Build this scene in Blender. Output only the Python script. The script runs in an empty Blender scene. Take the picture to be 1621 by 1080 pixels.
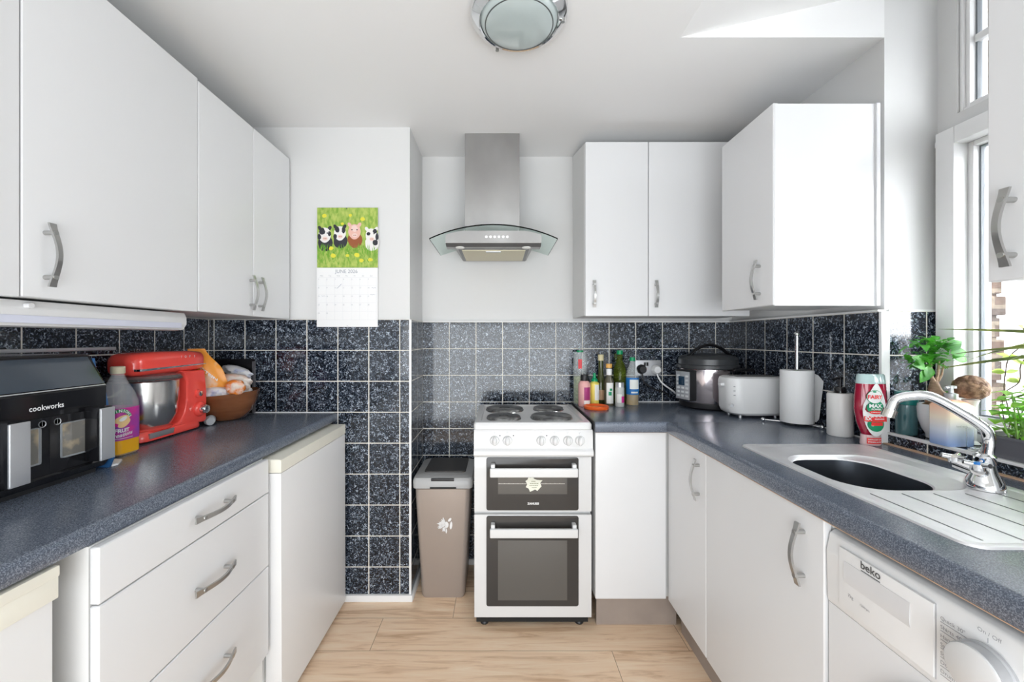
import bpy, bmesh, math, random
from mathutils import Vector, Matrix
random.seed(7)
sc = bpy.context.scene
PI = math.pi
F = 635.0; H = 1.27; VX = 790.0; VY = 536.0       # focal length in pixels, eye height, vanishing point

# ------------------------------------------------------------------ camera, world, exposure
cam = bpy.data.cameras.new('camera')
cam.sensor_width = 36; cam.lens = 36*F/1621
cam.shift_x = (810.5-VX)/1621; cam.shift_y = -(540-VY)/1621
cam.clip_start = 0.02
co = bpy.data.objects.new('camera', cam); sc.collection.objects.link(co)
co.location = (0, 0, H); co.rotation_euler = (PI/2, 0, 0)
sc.camera = co
sc.view_settings.view_transform = 'Standard'; sc.view_settings.look = 'None'
sc.view_settings.gamma = 1; sc.view_settings.use_curve_mapping = False
sc.view_settings.exposure = 0.25
w = bpy.data.worlds.new('overcast_sky'); sc.world = w; w.use_nodes = True
bg = w.node_tree.nodes['Background']
bg.inputs[0].default_value = (0.92, 0.96, 1.0, 1); bg.inputs[1].default_value = 3.0
# added unseen fill lamp behind the camera, and daylight for the window over the sink
def area(name, loc, rot, sx, sy, power, col=(1, 1, 1)):
    l = bpy.data.lights.new(name, 'AREA'); l.shape = 'RECTANGLE'; l.size = sx; l.size_y = sy
    l.energy = power; l.color = col
    o = bpy.data.objects.new(name, l); sc.collection.objects.link(o)
    o.location = loc; o.rotation_euler = rot
    return o
area('added_rear_fill', (0.0, -1.42, 0.98), (PI/2+0.33, 0, 0), 2.6, 1.8, 80, (0.90, 0.955, 1.0))
l = area('daylight_sink_window', (2.15, 0.42, 1.80), (0, 0, 0), 1.1, 1.1, 19, (0.95, 0.98, 1.0))
l.rotation_euler = (Vector((2.15, 0.42, 1.80)) - Vector((1.1, 1.15, 1.35))).to_track_quat('Z', 'Y').to_euler(); l.data.spread = 1.25

C = sc.collection
# ------------------------------------------------------------------ materials
MC = {}
def nodes(m): return m.node_tree.nodes, m.node_tree.links
def mat(name, col, rough=0.5, metal=0.0, trans=0.0, ior=1.45, coat=0.0, alpha=1.0, noise=None, bump=None, spec=0.5, emit=None, aniso=0):
    if name in MC: return MC[name]
    m = bpy.data.materials.new(name); m.use_nodes = True
    N, L = nodes(m); b = N['Principled BSDF']
    b.inputs['Base Color'].default_value = (*col, 1); b.inputs['Roughness'].default_value = rough
    b.inputs['Metallic'].default_value = metal; b.inputs['Transmission Weight'].default_value = trans
    b.inputs['IOR'].default_value = ior; b.inputs['Coat Weight'].default_value = coat
    b.inputs['Coat Roughness'].default_value = 0.08
    b.inputs['Alpha'].default_value = alpha; b.inputs['Specular IOR Level'].default_value = spec
    if emit: b.inputs['Emission Color'].default_value = (*emit[0], 1); b.inputs['Emission Strength'].default_value = emit[1]
    if noise:   # (colour2, scale, lo, hi, stretch)
        c2, s, lo, hi, st = noise
        tc = N.new('ShaderNodeTexCoord'); mp = N.new('ShaderNodeMapping'); mp.inputs['Scale'].default_value = st
        nz = N.new('ShaderNodeTexNoise'); nz.inputs['Scale'].default_value = s; nz.inputs['Detail'].default_value = 4
        r = N.new('ShaderNodeMapRange'); r.inputs[1].default_value = lo; r.inputs[2].default_value = hi
        mx = N.new('ShaderNodeMix'); mx.data_type = 'RGBA'
        mx.inputs[6].default_value = (*col, 1); mx.inputs[7].default_value = (*c2, 1)
        L.new(tc.outputs['Object'], mp.inputs[0]); L.new(mp.outputs[0], nz.inputs['Vector'])
        L.new(nz.outputs[0], r.inputs[0]); L.new(r.outputs[0], mx.inputs[0]); L.new(mx.outputs[2], b.inputs['Base Color'])
    if bump:    # (scale, strength, distance)
        tc = N.new('ShaderNodeTexCoord'); nz = N.new('ShaderNodeTexNoise'); nz.inputs['Scale'].default_value = bump[0]; nz.inputs['Detail'].default_value = 4
        bp = N.new('ShaderNodeBump'); bp.inputs['Strength'].default_value = bump[1]; bp.inputs['Distance'].default_value = bump[2]
        L.new(tc.outputs['Object'], nz.inputs['Vector']); L.new(nz.outputs[0], bp.inputs['Height']); L.new(bp.outputs[0], b.inputs['Normal'])
    MC[name] = m
    return m

def tile_mat(name, ax_u, u0, v0, rows=True):
    """glossy black granite-look tiles, 150 mm, cream grout"""
    m = bpy.data.materials.new(name); m.use_nodes = True; N, L = nodes(m); b = N['Principled BSDF']
    tc = N.new('ShaderNodeTexCoord'); sp = N.new('ShaderNodeSeparateXYZ'); L.new(tc.outputs['Object'], sp.inputs[0])
    def line(out, off):
        a = N.new('ShaderNodeMath'); a.operation = 'SUBTRACT'; L.new(out, a.inputs[0]); a.inputs[1].default_value = off - 15*0.15
        d = N.new('ShaderNodeMath'); d.operation = 'DIVIDE'; L.new(a.outputs[0], d.inputs[0]); d.inputs[1].default_value = 0.15
        p = N.new('ShaderNodeMath'); p.operation = 'PINGPONG'; L.new(d.outputs[0], p.inputs[0]); p.inputs[1].default_value = 0.5
        r = N.new('ShaderNodeMapRange'); r.inputs[1].default_value = 0.011; r.inputs[2].default_value = 0.017
        r.inputs[3].default_value = 1; r.inputs[4].default_value = 0
        L.new(p.outputs[0], r.inputs[0]); return r.outputs[0]
    gu = line(sp.outputs[ax_u], u0)
    if rows:
        gv = line(sp.outputs[2], v0)
        g = N.new('ShaderNodeMath'); g.operation = 'MAXIMUM'; L.new(gu, g.inputs[0]); L.new(gv, g.inputs[1]); g = g.outputs[0]
    else: g = gu
    nz = N.new('ShaderNodeTexNoise'); nz.inputs['Scale'].default_value = 95; nz.inputs['Detail'].default_value = 3; nz.inputs['Distortion'].default_value = 1.6
    L.new(tc.outputs['Object'], nz.inputs['Vector'])
    r1 = N.new('ShaderNodeValToRGB'); e = r1.color_ramp.elements
    e[0].position = 0.45; e[0].color = (0.005, 0.007, 0.012, 1); e[1].position = 0.71; e[1].color = (0.50, 0.56, 0.64, 1)
    x = e.new(0.555); x.color = (0.040, 0.055, 0.082, 1)
    L.new(nz.outputs[0], r1.inputs[0])
    mx = N.new('ShaderNodeMix'); mx.data_type = 'RGBA'; mx.inputs[7].default_value = (0.78, 0.75, 0.68, 1)
    L.new(g, mx.inputs[0]); L.new(r1.outputs[0], mx.inputs[6]); L.new(mx.outputs[2], b.inputs['Base Color'])
    rr = N.new('ShaderNodeMapRange'); rr.inputs[3].default_value = 0.10; rr.inputs[4].default_value = 0.75; L.new(g, rr.inputs[0]); L.new(rr.outputs[0], b.inputs['Roughness'])
    nw = N.new('ShaderNodeTexNoise'); nw.inputs['Scale'].default_value = 6; L.new(tc.outputs['Object'], nw.inputs['Vector'])
    sm = N.new('ShaderNodeMath'); sm.operation = 'SUBTRACT'
    ml = N.new('ShaderNodeMath'); ml.operation = 'MULTIPLY'; ml.inputs[1].default_value = 0.35; L.new(nw.outputs[0], ml.inputs[0])
    L.new(ml.outputs[0], sm.inputs[0]); L.new(g, sm.inputs[1])
    bp = N.new('ShaderNodeBump'); bp.inputs['Strength'].default_value = 0.6; bp.inputs['Distance'].default_value = 0.0012
    L.new(sm.outputs[0], bp.inputs['Height']); L.new(bp.outputs[0], b.inputs['Normal'])
    b.inputs['Specular IOR Level'].default_value = 0.5
    return m

def floor_mat():
    m = bpy.data.materials.new('oak_laminate'); m.use_nodes = True; N, L = nodes(m); b = N['Principled BSDF']
    def M(op, a, bb=None, c=None):
        n = N.new('ShaderNodeMath'); n.operation = op
        for i, v in enumerate((a, bb, c)):
            if v is None: continue
            if isinstance(v, (int, float)): n.inputs[i].default_value = v
            else: L.new(v, n.inputs[i])
        return n.outputs[0]
    tc = N.new('ShaderNodeTexCoord'); sp = N.new('ShaderNodeSeparateXYZ'); L.new(tc.outputs['Object'], sp.inputs[0])
    rowf = M('DIVIDE', M('SUBTRACT', sp.outputs[1], 1.629-1.91), 0.191)
    row = M('FLOOR', rowf); fr = M('FRACT', rowf)
    xo = M('DIVIDE', M('ADD', M('ADD', sp.outputs[0], 0.527+13), M('MULTIPLY', M('SUBTRACT', row, 10), 0.984)), 1.3)
    col = M('FLOOR', xo); fx = M('FRACT', xo)
    seam = M('MAXIMUM', M('LESS_THAN', fr, 0.011), M('LESS_THAN', fx, 0.0018))
    cb = N.new('ShaderNodeCombineXYZ')
    L.new(M('ADD', M('MULTIPLY', sp.outputs[0], 1.0), M('MULTIPLY', col, 7.3)), cb.inputs[0])
    L.new(M('ADD', M('MULTIPLY', sp.outputs[1], 11.0), M('MULTIPLY', row, 3.7)), cb.inputs[1])
    nz = N.new('ShaderNodeTexNoise'); nz.inputs['Scale'].default_value = 3.0; nz.inputs['Detail'].default_value = 7; nz.inputs['Roughness'].default_value = 0.62; nz.inputs['Distortion'].default_value = 1.1
    L.new(cb.outputs[0], nz.inputs['Vector'])
    r = N.new('ShaderNodeValToRGB'); e = r.color_ramp.elements
    e[0].position = 0.28; e[0].color = (0.60, 0.375, 0.22, 1); e[1].position = 0.72; e[1].color = (0.94, 0.76, 0.57, 1)
    x = e.new(0.48); x.color = (0.87, 0.635, 0.435, 1)
    L.new(nz.outputs[0], r.inputs[0])
    # knots
    vo = N.new('ShaderNodeTexVoronoi'); vo.inputs['Scale'].default_value = 1.15; cb2 = N.new('ShaderNodeCombineXYZ')
    L.new(M('ADD', M('MULTIPLY', sp.outputs[0], 1.6), 3.1), cb2.inputs[0]); L.new(M('MULTIPLY', sp.outputs[1], 4.2), cb2.inputs[1])
    L.new(cb2.outputs[0], vo.inputs['Vector'])
    kn = M('LESS_THAN', vo.outputs['Distance'], 0.045)
    mk = N.new('ShaderNodeMix'); mk.data_type = 'RGBA'; mk.inputs[7].default_value = (0.20, 0.085, 0.035, 1)
    L.new(M('MULTIPLY', kn, 0.75), mk.inputs[0]); L.new(r.outputs[0], mk.inputs[6])
    mx = N.new('ShaderNodeMix'); mx.data_type = 'RGBA'; mx.inputs[7].default_value = (0.22, 0.115, 0.05, 1)
    L.new(M('MULTIPLY', seam, 0.8), mx.inputs[0]); L.new(mk.outputs[2], mx.inputs[6]); L.new(mx.outputs[2], b.inputs['Base Color'])
    b.inputs['Roughness'].default_value = 0.38
    return m

def brick_mat():
    m = bpy.data.materials.new('old_brick'); m.use_nodes = True; N, L = nodes(m); b = N['Principled BSDF']
    tc = N.new('ShaderNodeTexCoord'); mp = N.new('ShaderNodeMapping'); mp.inputs['Rotation'].default_value = (PI/2, 0, 0)
    br = N.new('ShaderNodeTexBrick'); br.inputs['Scale'].default_value = 4.4
    br.inputs['Color1'].default_value = (0.085, 0.052, 0.036, 1); br.inputs['Color2'].default_value = (0.055, 0.045, 0.04, 1); br.inputs['Mortar'].default_value = (0.15, 0.12, 0.09, 1)
    br.inputs['Mortar Size'].default_value = 0.03
    L.new(tc.outputs['Object'], mp.inputs[0]); L.new(mp.outputs[0], br.inputs[0])
    nz = N.new('ShaderNodeTexNoise'); nz.inputs['Scale'].default_value = 60; L.new(tc.outputs['Object'], nz.inputs['Vector'])
    mx = N.new('ShaderNodeMix'); mx.data_type = 'RGBA'; mx.blend_type = 'OVERLAY'; mx.inputs[0].default_value = 0.6
    L.new(br.outputs[0], mx.inputs[6]); L.new(nz.outputs[0], mx.inputs[7]); L.new(mx.outputs[2], b.inputs['Base Color'])
    b.inputs['Roughness'].default_value = 0.9
    return m

white_wall = mat('white_emulsion', (0.70, 0.70, 0.695), 0.6, bump=(14, 0.15, 0.004))
ceil_m = mat('ceiling_paint', (0.83, 0.83, 0.83), 0.65, bump=(9, 0.15, 0.004))
white_lam = mat('white_laminate', (0.74, 0.745, 0.755), 0.32)
white_edge = mat('white_carcass', (0.76, 0.76, 0.75), 0.4)
worktop_m = mat('dark_slate_laminate', (0.070, 0.086, 0.118), 0.23, noise=((0.25, 0.285, 0.35), 480, 0.44, 0.70, (1, 1, 1)), bump=(500, 0.08, 0.0003), spec=0.9)
nosing_m = worktop_m
ivory = mat('ivory_plastic', (0.80, 0.78, 0.69), 0.4)
gloss_white = mat('white_enamel', (0.68, 0.68, 0.68), 0.20, coat=0.15)
white_pl = mat('white_plastic', (0.82, 0.82, 0.82), 0.3)
nickel = mat('brushed_nickel', (0.50, 0.50, 0.49), 0.32, 1.0)
steel = mat('brushed_steel', (0.36, 0.355, 0.35), 0.42, 0.9, noise=((0.42, 0.415, 0.41), 5, 0.4, 0.65, (1, 1, 0.6)))
sink_steel = mat('sink_steel', (0.93, 0.93, 0.94), 0.50, 1.0, noise=((0.84, 0.84, 0.86), 12, 0.35, 0.7, (1, 1, 1)))
chrome = mat('chrome', (0.78, 0.79, 0.80), 0.06, 1.0)
black_pl = mat('black_gloss_plastic', (0.010, 0.010, 0.012), 0.12, spec=0.6)
black_mt = mat('black_matt_plastic', (0.02, 0.02, 0.022), 0.4)
base_and_gap_shade = mat('dark_base_and_gap_shade', (0.015, 0.015, 0.015), 0.8)  # black bases and plinth; in door, lid and finger gaps it paints shade
silver_pl = mat('silver_plastic', (0.55, 0.56, 0.58), 0.35, 0.6)
chip = mat('bare_chipboard_edge', (0.62, 0.42, 0.28), 0.7)
glass = mat('clear_glass', (1, 1, 1), 0.02, trans=1.0, ior=1.3)
hood_glass = mat('green_tinted_glass', (0.80, 0.92, 0.88), 0.03, trans=1.0, ior=1.2)
red_pl = mat('red_gloss_enamel', (0.95, 0.085, 0.065), 0.16, coat=0.5)
green_cap = mat('green_plastic', (0.0, 0.30, 0.12), 0.35)
printed = mat('dark_print', (0.03, 0.03, 0.035), 0.6)
grey_print = mat('grey_print', (0.30, 0.30, 0.32), 0.6)
white_print = mat('white_print', (0.85, 0.85, 0.85), 0.5)

# ------------------------------------------------------------------ mesh helpers
ORG = {}
class B:
    """collects shapes in world coordinates and links them as ONE mesh object"""
    def __init__(s): s.bm = bmesh.new(); s.mi = 0; s.mats = []
    def use(s, m):
        if m not in s.mats: s.mats.append(m)
        s.mi = s.mats.index(m); return s
    def _tag(s, faces):
        for f in faces: f.material_index = s.mi
    def verts(s, vs): return [s.bm.verts.new(v) for v in vs]
    def face(s, vs):
        try: f = s.bm.faces.new(vs); f.material_index = s.mi; return f
        except ValueError: return None
    def box(s, x0, x1, y0, y1, z0, z1, bev=0.0, seg=2):
        t = bmesh.new()
        v = [t.verts.new(p) for p in ((x0,y0,z0),(x1,y0,z0),(x1,y1,z0),(x0,y1,z0),(x0,y0,z1),(x1,y0,z1),(x1,y1,z1),(x0,y1,z1))]
        for q in ((0,3,2,1),(4,5,6,7),(0,1,5,4),(1,2,6,5),(2,3,7,6),(3,0,4,7)): t.faces.new([v[i] for i in q])
        if bev: bmesh.ops.bevel(t, geom=t.edges[:], offset=bev, segments=seg, affect='EDGES', profile=0.7)
        s.merge(t); return s
    def merge(s, t, M=None):
        if M is not None: bmesh.ops.transform(t, matrix=M, verts=t.verts)
        mp = {}
        for v in t.verts: mp[v] = s.bm.verts.new(v.co)
        for f in t.faces: s.face([mp[v] for v in f.verts])
        t.free(); return s
    def prism(s, pts, ax, a0, a1, bev=0.0, seg=2):
        """2-D outline extruded along axis ax ('x': pts=(y,z), 'y': pts=(x,z), 'z': pts=(x,y))"""
        t = bmesh.new()
        def P(p, a): return {'x': (a, p[0], p[1]), 'y': (p[0], a, p[1]), 'z': (p[0], p[1], a)}[ax]
        A = [t.verts.new(P(p, a0)) for p in pts]; Bv = [t.verts.new(P(p, a1)) for p in pts]
        n = len(pts)
        t.faces.new(A[::-1]); t.faces.new(Bv)
        for i in range(n): t.faces.new((A[i], A[(i+1) % n], Bv[(i+1) % n], Bv[i]))
        bmesh.ops.recalc_face_normals(t, faces=t.faces)
        if bev:
            ed = [e for e in t.edges if any(f in (t.faces[0], t.faces[1]) for f in e.link_faces)] if False else t.edges[:]
            bmesh.ops.bevel(t, geom=ed, offset=bev, segments=seg, affect='EDGES', profile=0.7)
        s.merge(t); return s
    def loft(s, rings, cap0=True, cap1=True, closed=True):
        R = [s.verts(r) for r in rings]; n = len(R[0])
        for a, b in zip(R, R[1:]):
            for i in range(n if closed else n-1):
                s.face((a[i], a[(i+1) % n], b[(i+1) % n], b[i]))
        if cap0: s.face(R[0][::-1])
        if cap1: s.face(R[-1])
        return s
    def lathe(s, prof, c=(0, 0, 0), seg=32, M=None, sx=1, sy=1, a0=0):
        """profile [(r, z)...] about the z axis through c, optional matrix about c"""
        rings = []
        for r, z in prof:
            ring = []
            for i in range(seg):
                a = a0 + 2*PI*i/seg
                p = Vector((max(r, 1e-5)*math.cos(a)*sx, max(r, 1e-5)*math.sin(a)*sy, z))
                if M is not None: p = M @ p
                ring.append(p + Vector(c))
            rings.append(ring)
        return s.loft(rings)
    def tube(s, pts, r, seg=10, closed=False, flat=None):
        pts = [Vector(p) for p in pts]; n = len(pts)
        rs = r if isinstance(r, (list, tuple)) else [r]*n
        rings = []; up = None
        for i, p in enumerate(pts):
            t = (pts[min(i+1, n-1)] - pts[max(i-1, 0)]).normalized()
            if up is None: up = Vector((0, 0, 1)) if abs(t.z) < 0.9 else Vector((0, 1, 0))
            sd = t.cross(up).normalized(); u2 = sd.cross(t).normalized(); up = u2
            f = flat or (1, 1)
            rings.append([p + (sd*math.cos(2*PI*k/seg)*f[0] + u2*math.sin(2*PI*k/seg)*f[1])*rs[i] for k in range(seg)])
        return s.loft(rings)
    def cyl(s, p0, p1, r, seg=20, r1=None):
        return s.tube([p0, p1], [r, r if r1 is None else r1], seg)
    def ball(s, c, r, seg=14, sc_=(1, 1, 1)):
        k = seg//2
        rings = []
        for j in range(k+1):
            a = PI*j/k; rr = max(math.sin(a), 1e-3)
            rings.append([Vector((c[0]+r*sc_[0]*rr*math.cos(2*PI*i/seg), c[1]+r*sc_[1]*rr*math.sin(2*PI*i/seg), c[2]-r*sc_[2]*math.cos(a))) for i in range(seg)])
        return s.loft(rings)
    def text(s, body, size, fn, bold=0.0, align='CENTER', shear=0.0, space=1.0):
        cu = bpy.data.curves.new('t', 'FONT'); cu.body = body; cu.size = size; cu.align_x = align; cu.align_y = 'CENTER'
        cu.offset = bold; cu.shear = shear; cu.space_character = space; cu.resolution_u = 3
        o = bpy.data.objects.new('t', cu); C.objects.link(o)
        bpy.context.view_layer.update()
        me = bpy.data.meshes.new_from_object(o.evaluated_get(bpy.context.evaluated_depsgraph_get()))
        t = bmesh.new(); t.from_mesh(me)
        bpy.data.objects.remove(o); bpy.data.curves.remove(cu); bpy.data.meshes.remove(me)
        for v in t.verts: v.co = Vector(fn(v.co.x, v.co.y))
        s.merge(t); return s
    def disc(s, cx, cy, rx, ry, fn, n=20, rot=0, jit=0):
        vs = []
        for i in range(n):
            a = 2*PI*i/n; k = 1 + random.uniform(-jit, jit)
            x = rx*k*math.cos(a); y = ry*k*math.sin(a)
            vs.append(fn(cx + x*math.cos(rot) - y*math.sin(rot), cy + x*math.sin(rot) + y*math.cos(rot)))
        s.face(s.verts(vs)); return s
    def quad(s, x0, x1, y0, y1, fn, n=1):
        for i in range(n):
            a = x0+(x1-x0)*i/n; b = x0+(x1-x0)*(i+1)/n
            s.face(s.verts([fn(a, y0), fn(b, y0), fn(b, y1), fn(a, y1)]))
        return s
    def rotate(s, ang, axis, c):
        bmesh.ops.rotate(s.bm, verts=s.bm.verts, cent=c, matrix=Matrix.Rotation(ang, 3, axis)); return s
    def build(s, name, parent=None, m=None, smooth=True, label=None, recalc=True):
        if m is not None and not s.mats: s.mats = [m]
        if recalc: bmesh.ops.recalc_face_normals(s.bm, faces=s.bm.faces)
        me = bpy.data.meshes.new(name)
        org = Vector((0, 0, 0))
        if parent is not None: org = ORG[parent.name]
        for v in s.bm.verts: v.co -= org
        s.bm.to_mesh(me); s.bm.free()
        for mm in s.mats: me.materials.append(mm)
        if smooth:
            me.polygons.foreach_set('use_smooth', [True]*len(me.polygons))
            try: me.set_sharp_from_angle(angle=math.radians(38))
            except Exception: pass
        o = bpy.data.objects.new(name, me); C.objects.link(o)
        if parent is not None: o.parent = parent
        ORG[o.name] = org
        if label: o['label'] = label
        return o

def thing(name, label, cat, loc, group=None):
    o = bpy.data.objects.new(name, None); C.objects.link(o)
    o.location = loc; o.empty_display_size = 0.05
    o['label'] = label; o['category'] = cat
    if group: o['group'] = group
    ORG[o.name] = Vector(loc)
    return o
def solo(b, name, label, cat, loc, m=None, group=None, **k):
    """a thing that is one mesh, origin at its base"""
    t = Vector(loc)
    for v in b.bm.verts: v.co -= t
    o = b.build(name, None, m, **k); o.location = loc
    o['label'] = label; o['category'] = cat
    if group: o['group'] = group
    return o
def struct(b, name, m=None, label=None, **k):
    o = b.build(name, None, m, **k); o['kind'] = 'structure'
    if label: o['label'] = label
    return o
def arc(c, r, a0, a1, n): return [(c[0]+r*math.cos(a0+(a1-a0)*i/n), c[1]+r*math.sin(a0+(a1-a0)*i/n)) for i in range(n+1)]
def rrect(x0, x1, y0, y1, r, n=5):
    return (arc((x1-r, y0+r), r, -PI/2, 0, n) + arc((x1-r, y1-r), r, 0, PI/2, n) +
            arc((x0+r, y1-r), r, PI/2, PI, n) + arc((x0+r, y0+r), r, PI, 3*PI/2, n))
def bow_handle(parent, c, T, N, L=0.142, label=None):
    """flat bow handle: curved strip that flares at its ends, on two round posts"""
    c = Vector(c); T = Vector(T).normalized(); N = Vector(N).normalized(); S = T.cross(N)
    b = B().use(nickel); rings = []; n = 16
    for i in range(n+1):
        u = -1 + 2*i/n
        h = 0.016 + 0.017*math.cos(u*PI/2)**1.3
        wd = 0.0050 + 0.0026*abs(u)**2
        th = 0.0022 + 0.0008*(1-abs(u))
        p = c + T*(u*L/2) + N*h
        rings.append([p - S*wd - N*th, p + S*wd - N*th, p + S*wd + N*th, p - S*wd + N*th])
    b.loft(rings)
    for u in (-0.70, 0.70):
        p = c + T*(u*L/2)
        b.cyl(p, p + N*0.026, 0.0052, 12)
    return b.build('handle', parent, label=label)

# ================================================================== SETTING
XL, XR, XP = -1.385, 1.300, -0.427          # left wall, right wall (tile faces), pillar corner
DB, DP, DRC = 2.26, 1.944, 1.37             # back wall, pillar face, window recess corner
ZC = 2.30; ZT = 1.3625; WT = 0.912
YB = -1.6                                    # how far the side walls run behind the camera
struct(B().box(-1.7, 1.9, YB, 2.6, -0.06, 0.0), 'floor', floor_mat(), smooth=False)
b = B().box(-1.6, 0.62, YB, 2.45, ZC, ZC+0.12)
b.box(0.62, 1.60, DRC+0.002, 2.45, ZC, ZC+0.36)
b.prism([(0.62, ZC), (1.60, ZC+0.227), (1.60, ZC+0.36), (0.62, ZC+0.12)], 'y', YB, DRC+0.002)
struct(b, 'ceiling', ceil_m, smooth=False)
struct(B().box(-1.5, 1.6, YB-0.1, YB, 0, ZC+0.3), 'wall_rear', white_wall, smooth=False)  # unseen wall, added to keep sky light from entering behind the camera
wb = struct(B().box(-0.60, 1.6, DB+0.012, DB+0.15, 0, ZC), 'wall_back', white_wall, smooth=False)
B().box(XP-0.02, XR+0.02, DB, DB+0.0118, 0.03, ZT).build('tile_panel', wb, tile_mat('black_tiles_back', 0, -0.28, ZT))
B().box(XP, XR, DB-0.006, DB+0.0118, ZT, ZT+0.006).build('tile_trim', wb, white_print)
wl = struct(B().box(XL-0.15, XL-0.012, YB, DP+0.3, 0, ZC), 'wall_left', white_wall, smooth=False)
B().box(XL-0.0118, XL, YB, DP, 0.5, ZT).build('tile_panel', wl, tile_mat('black_tiles_left', 1, 1.1635, ZT))
wp = struct(B().box(XL-0.012, XP-0.008, DP+0.012, DB+0.15, 0, ZC), 'wall_pillar', white_wall, smooth=False,
            label='white chimney breast with black tiles below, left of the cooker')
B().box(XL, XP-0.008, DP, DP+0.0118, 0.03, ZT).build('tile_panel', wp, tile_mat('black_tiles_pillar', 0, -1.2311, ZT))
B().box(XP-0.0078, XP, DP+0.006, DB, 0.03, ZT).build('tile_panel', wp, tile_mat('black_tiles_return', 1, 2.10, ZT))
B().box(XP-0.009, XP+0.002, DP-0.002, DP+0.008, 0.03, ZT, 0.002).build('corner_trim', wp, white_print)
bb = B().box(-0.86, XP+0.010, DP-0.014, DP+0.011, 0, 0.032, 0.004)
bb.box(XP-0.007, XP+0.012, DP, DB-0.012, 0, 0.032, 0.004)
struct(bb, 'baseboard_left', white_print)
struct(B().box(XP+0.013, 0.40, DB-0.013, DB+0.011, 0, 0.032, 0.004), 'baseboard_back', white_print)
# right wall, window recess
wr = B().box(1.318, 1.595, DRC+0.002, DB+0.15, 0, ZC)
wr.box(1.332, 1.66, YB, DRC+0.002, 0, 0.94)
wr.box(1.332, 1.66, YB, 0.66, 0.94, ZC+0.2)
wr.box(1.318, 1.66, DRC+0.0019, DB+0.15, ZC, ZC+0.3)
# window wall around the two openings (inner face x = 1.50)
wr.box(1.50, 1.62, 0.72, 1.353, 1.958, 2.007)
wr.box(1.50, 1.595, 1.353, DRC+0.0019, 0.94, 2.60)
wr.box(1.50, 1.595, 1.314, 1.3529, 2.007, 2.60)
wr.box(1.50, 1.66, 0.66, 0.72, 0.94, 2.60)
wr = struct(wr, 'wall_right', white_wall, smooth=False)
B().box(XR, 1.3178, DRC, DB, 0.5, ZT).build('tile_panel', wr, tile_mat('black_tiles_right', 1, 2.111, ZT))
B().box(1.3182, 1.4998, DRC-0.005, DRC+0.0018, 0.94, ZT).build('tile_panel', wr, tile_mat('black_tiles_recess', 0, 1.455, ZT))
B().box(1.3190, 1.3318, 0.66, DRC-0.0005, WT, 0.944).build('tile_panel', wr, tile_mat('black_tiles_upstand', 1, 1.235, ZT, False))
b = B().box(XR-0.003, 1.326, DRC-0.010, DRC+0.001, WT+0.002, ZT, 0.003).box(XR-0.006, XR+0.017, DRC, DB-0.006, ZT, ZT+0.006)
b.box(1.326, 1.4998, DRC-0.007, DRC+0.0018, ZT, ZT+0.006)
b.build('tile_trim', wr, white_print)
# sill: dark tile with a white trim along its edge
struct(B().use(tile_mat('black_tiles_sill', 1, 1.235, ZT, False)).box(1.3325, 1.50, 0.661, DRC-0.0055, 0.9405, 0.951)
       .use(white_print).box(1.316, 1.334, 0.661, DRC-0.0105, 0.9445, 0.953, 0.002), 'window_sill', label='tiled window sill with a white trim edge')

upvc = mat('white_upvc', (0.83, 0.83, 0.83), 0.3)
gasket = mat('grey_gasket', (0.20, 0.22, 0.24), 0.6)
def window(name, y0, y1, z0, z1, bar=None):
    b = B()
    X0, X1, fw = 1.470, 1.560, 0.055
    def ring(xa, xb, ya, yb, za, zb, w_, bev=0.004):
        b.box(xa, xb, yb-w_, yb, za, zb, bev); b.box(xa, xb, ya, ya+w_, za, zb, bev)
        b.box(xa, xb, ya+w_, yb-w_, zb-w_, zb, bev); b.box(xa, xb, ya+w_, yb-w_, za, za+w_, bev)
    b.use(upvc); ring(X0 if name == 'window_1' else 1.507, X1, y0, y1, z0, z1, fw if name == 'window_1' else 0.010)
    d = fw if name == 'window_1' else 0.010
    cw = 0.016 if name == 'window_1' else 0.012
    ring(1.515, 1.575, y0+d, y1-d, z0+d, z1-d, cw)
    d2 = d+cw
    b.use(gasket); ring(1.534, 1.552, y0+d2, y1-d2, z0+d2, z1-d2, 0.005, 0)
    if bar: b.use(upvc).box(1.53, 1.565, y0+d2, y1-d2, bar-0.012, bar+0.012, 0.003)
    o = struct(b, name)
    g = B().box(1.543, 1.547, y0+d2, y1-d2, z0+d2, z1-d2).build('pane', o, glass, smooth=False)
window('window_1', 0.72, 1.352, 0.952, 1.957)
window('window_2', 0.72, 1.313, 2.008, 2.46, 2.235)
# outside: brick reveal of the wall and a pale house across
brk = B().use(brick_mat())
brk.box(1.598, 1.728, 1.392, 1.55, 0.3, 2.99)
zz = 0.3
k = 0
while zz < 3.0:
    dx = [0.022, 0.0, 0.030, 0.010][k % 4]
    brk.box(1.60, 1.732+dx*0.7, 1.385, 1.56, zz, zz+0.066, 0.006); k += 1; zz += 0.075
solo(brk, 'brick_pier', 'weathered brown brick pier outside beside the window', 'brick pier', (1.65, 1.47, 0.3))
b = B().use(mat('pale_render', (0.80, 0.80, 0.80), 0.8)).box(6.0, 6.4, 3.0, 11, 0, 3.1)
b.use(mat('grey_roof_slate', (0.30, 0.31, 0.33), 0.7)).prism([(5.7, 3.1), (8.2, 4.4), (8.2, 4.3), (5.7, 3.0)], 'y', 2.8, 11.2)
solo(b, 'neighbouring_house', 'pale rendered house with grey roof seen outside through the window', 'house', (6.2, 7.0, 0), smooth=False)

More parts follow.
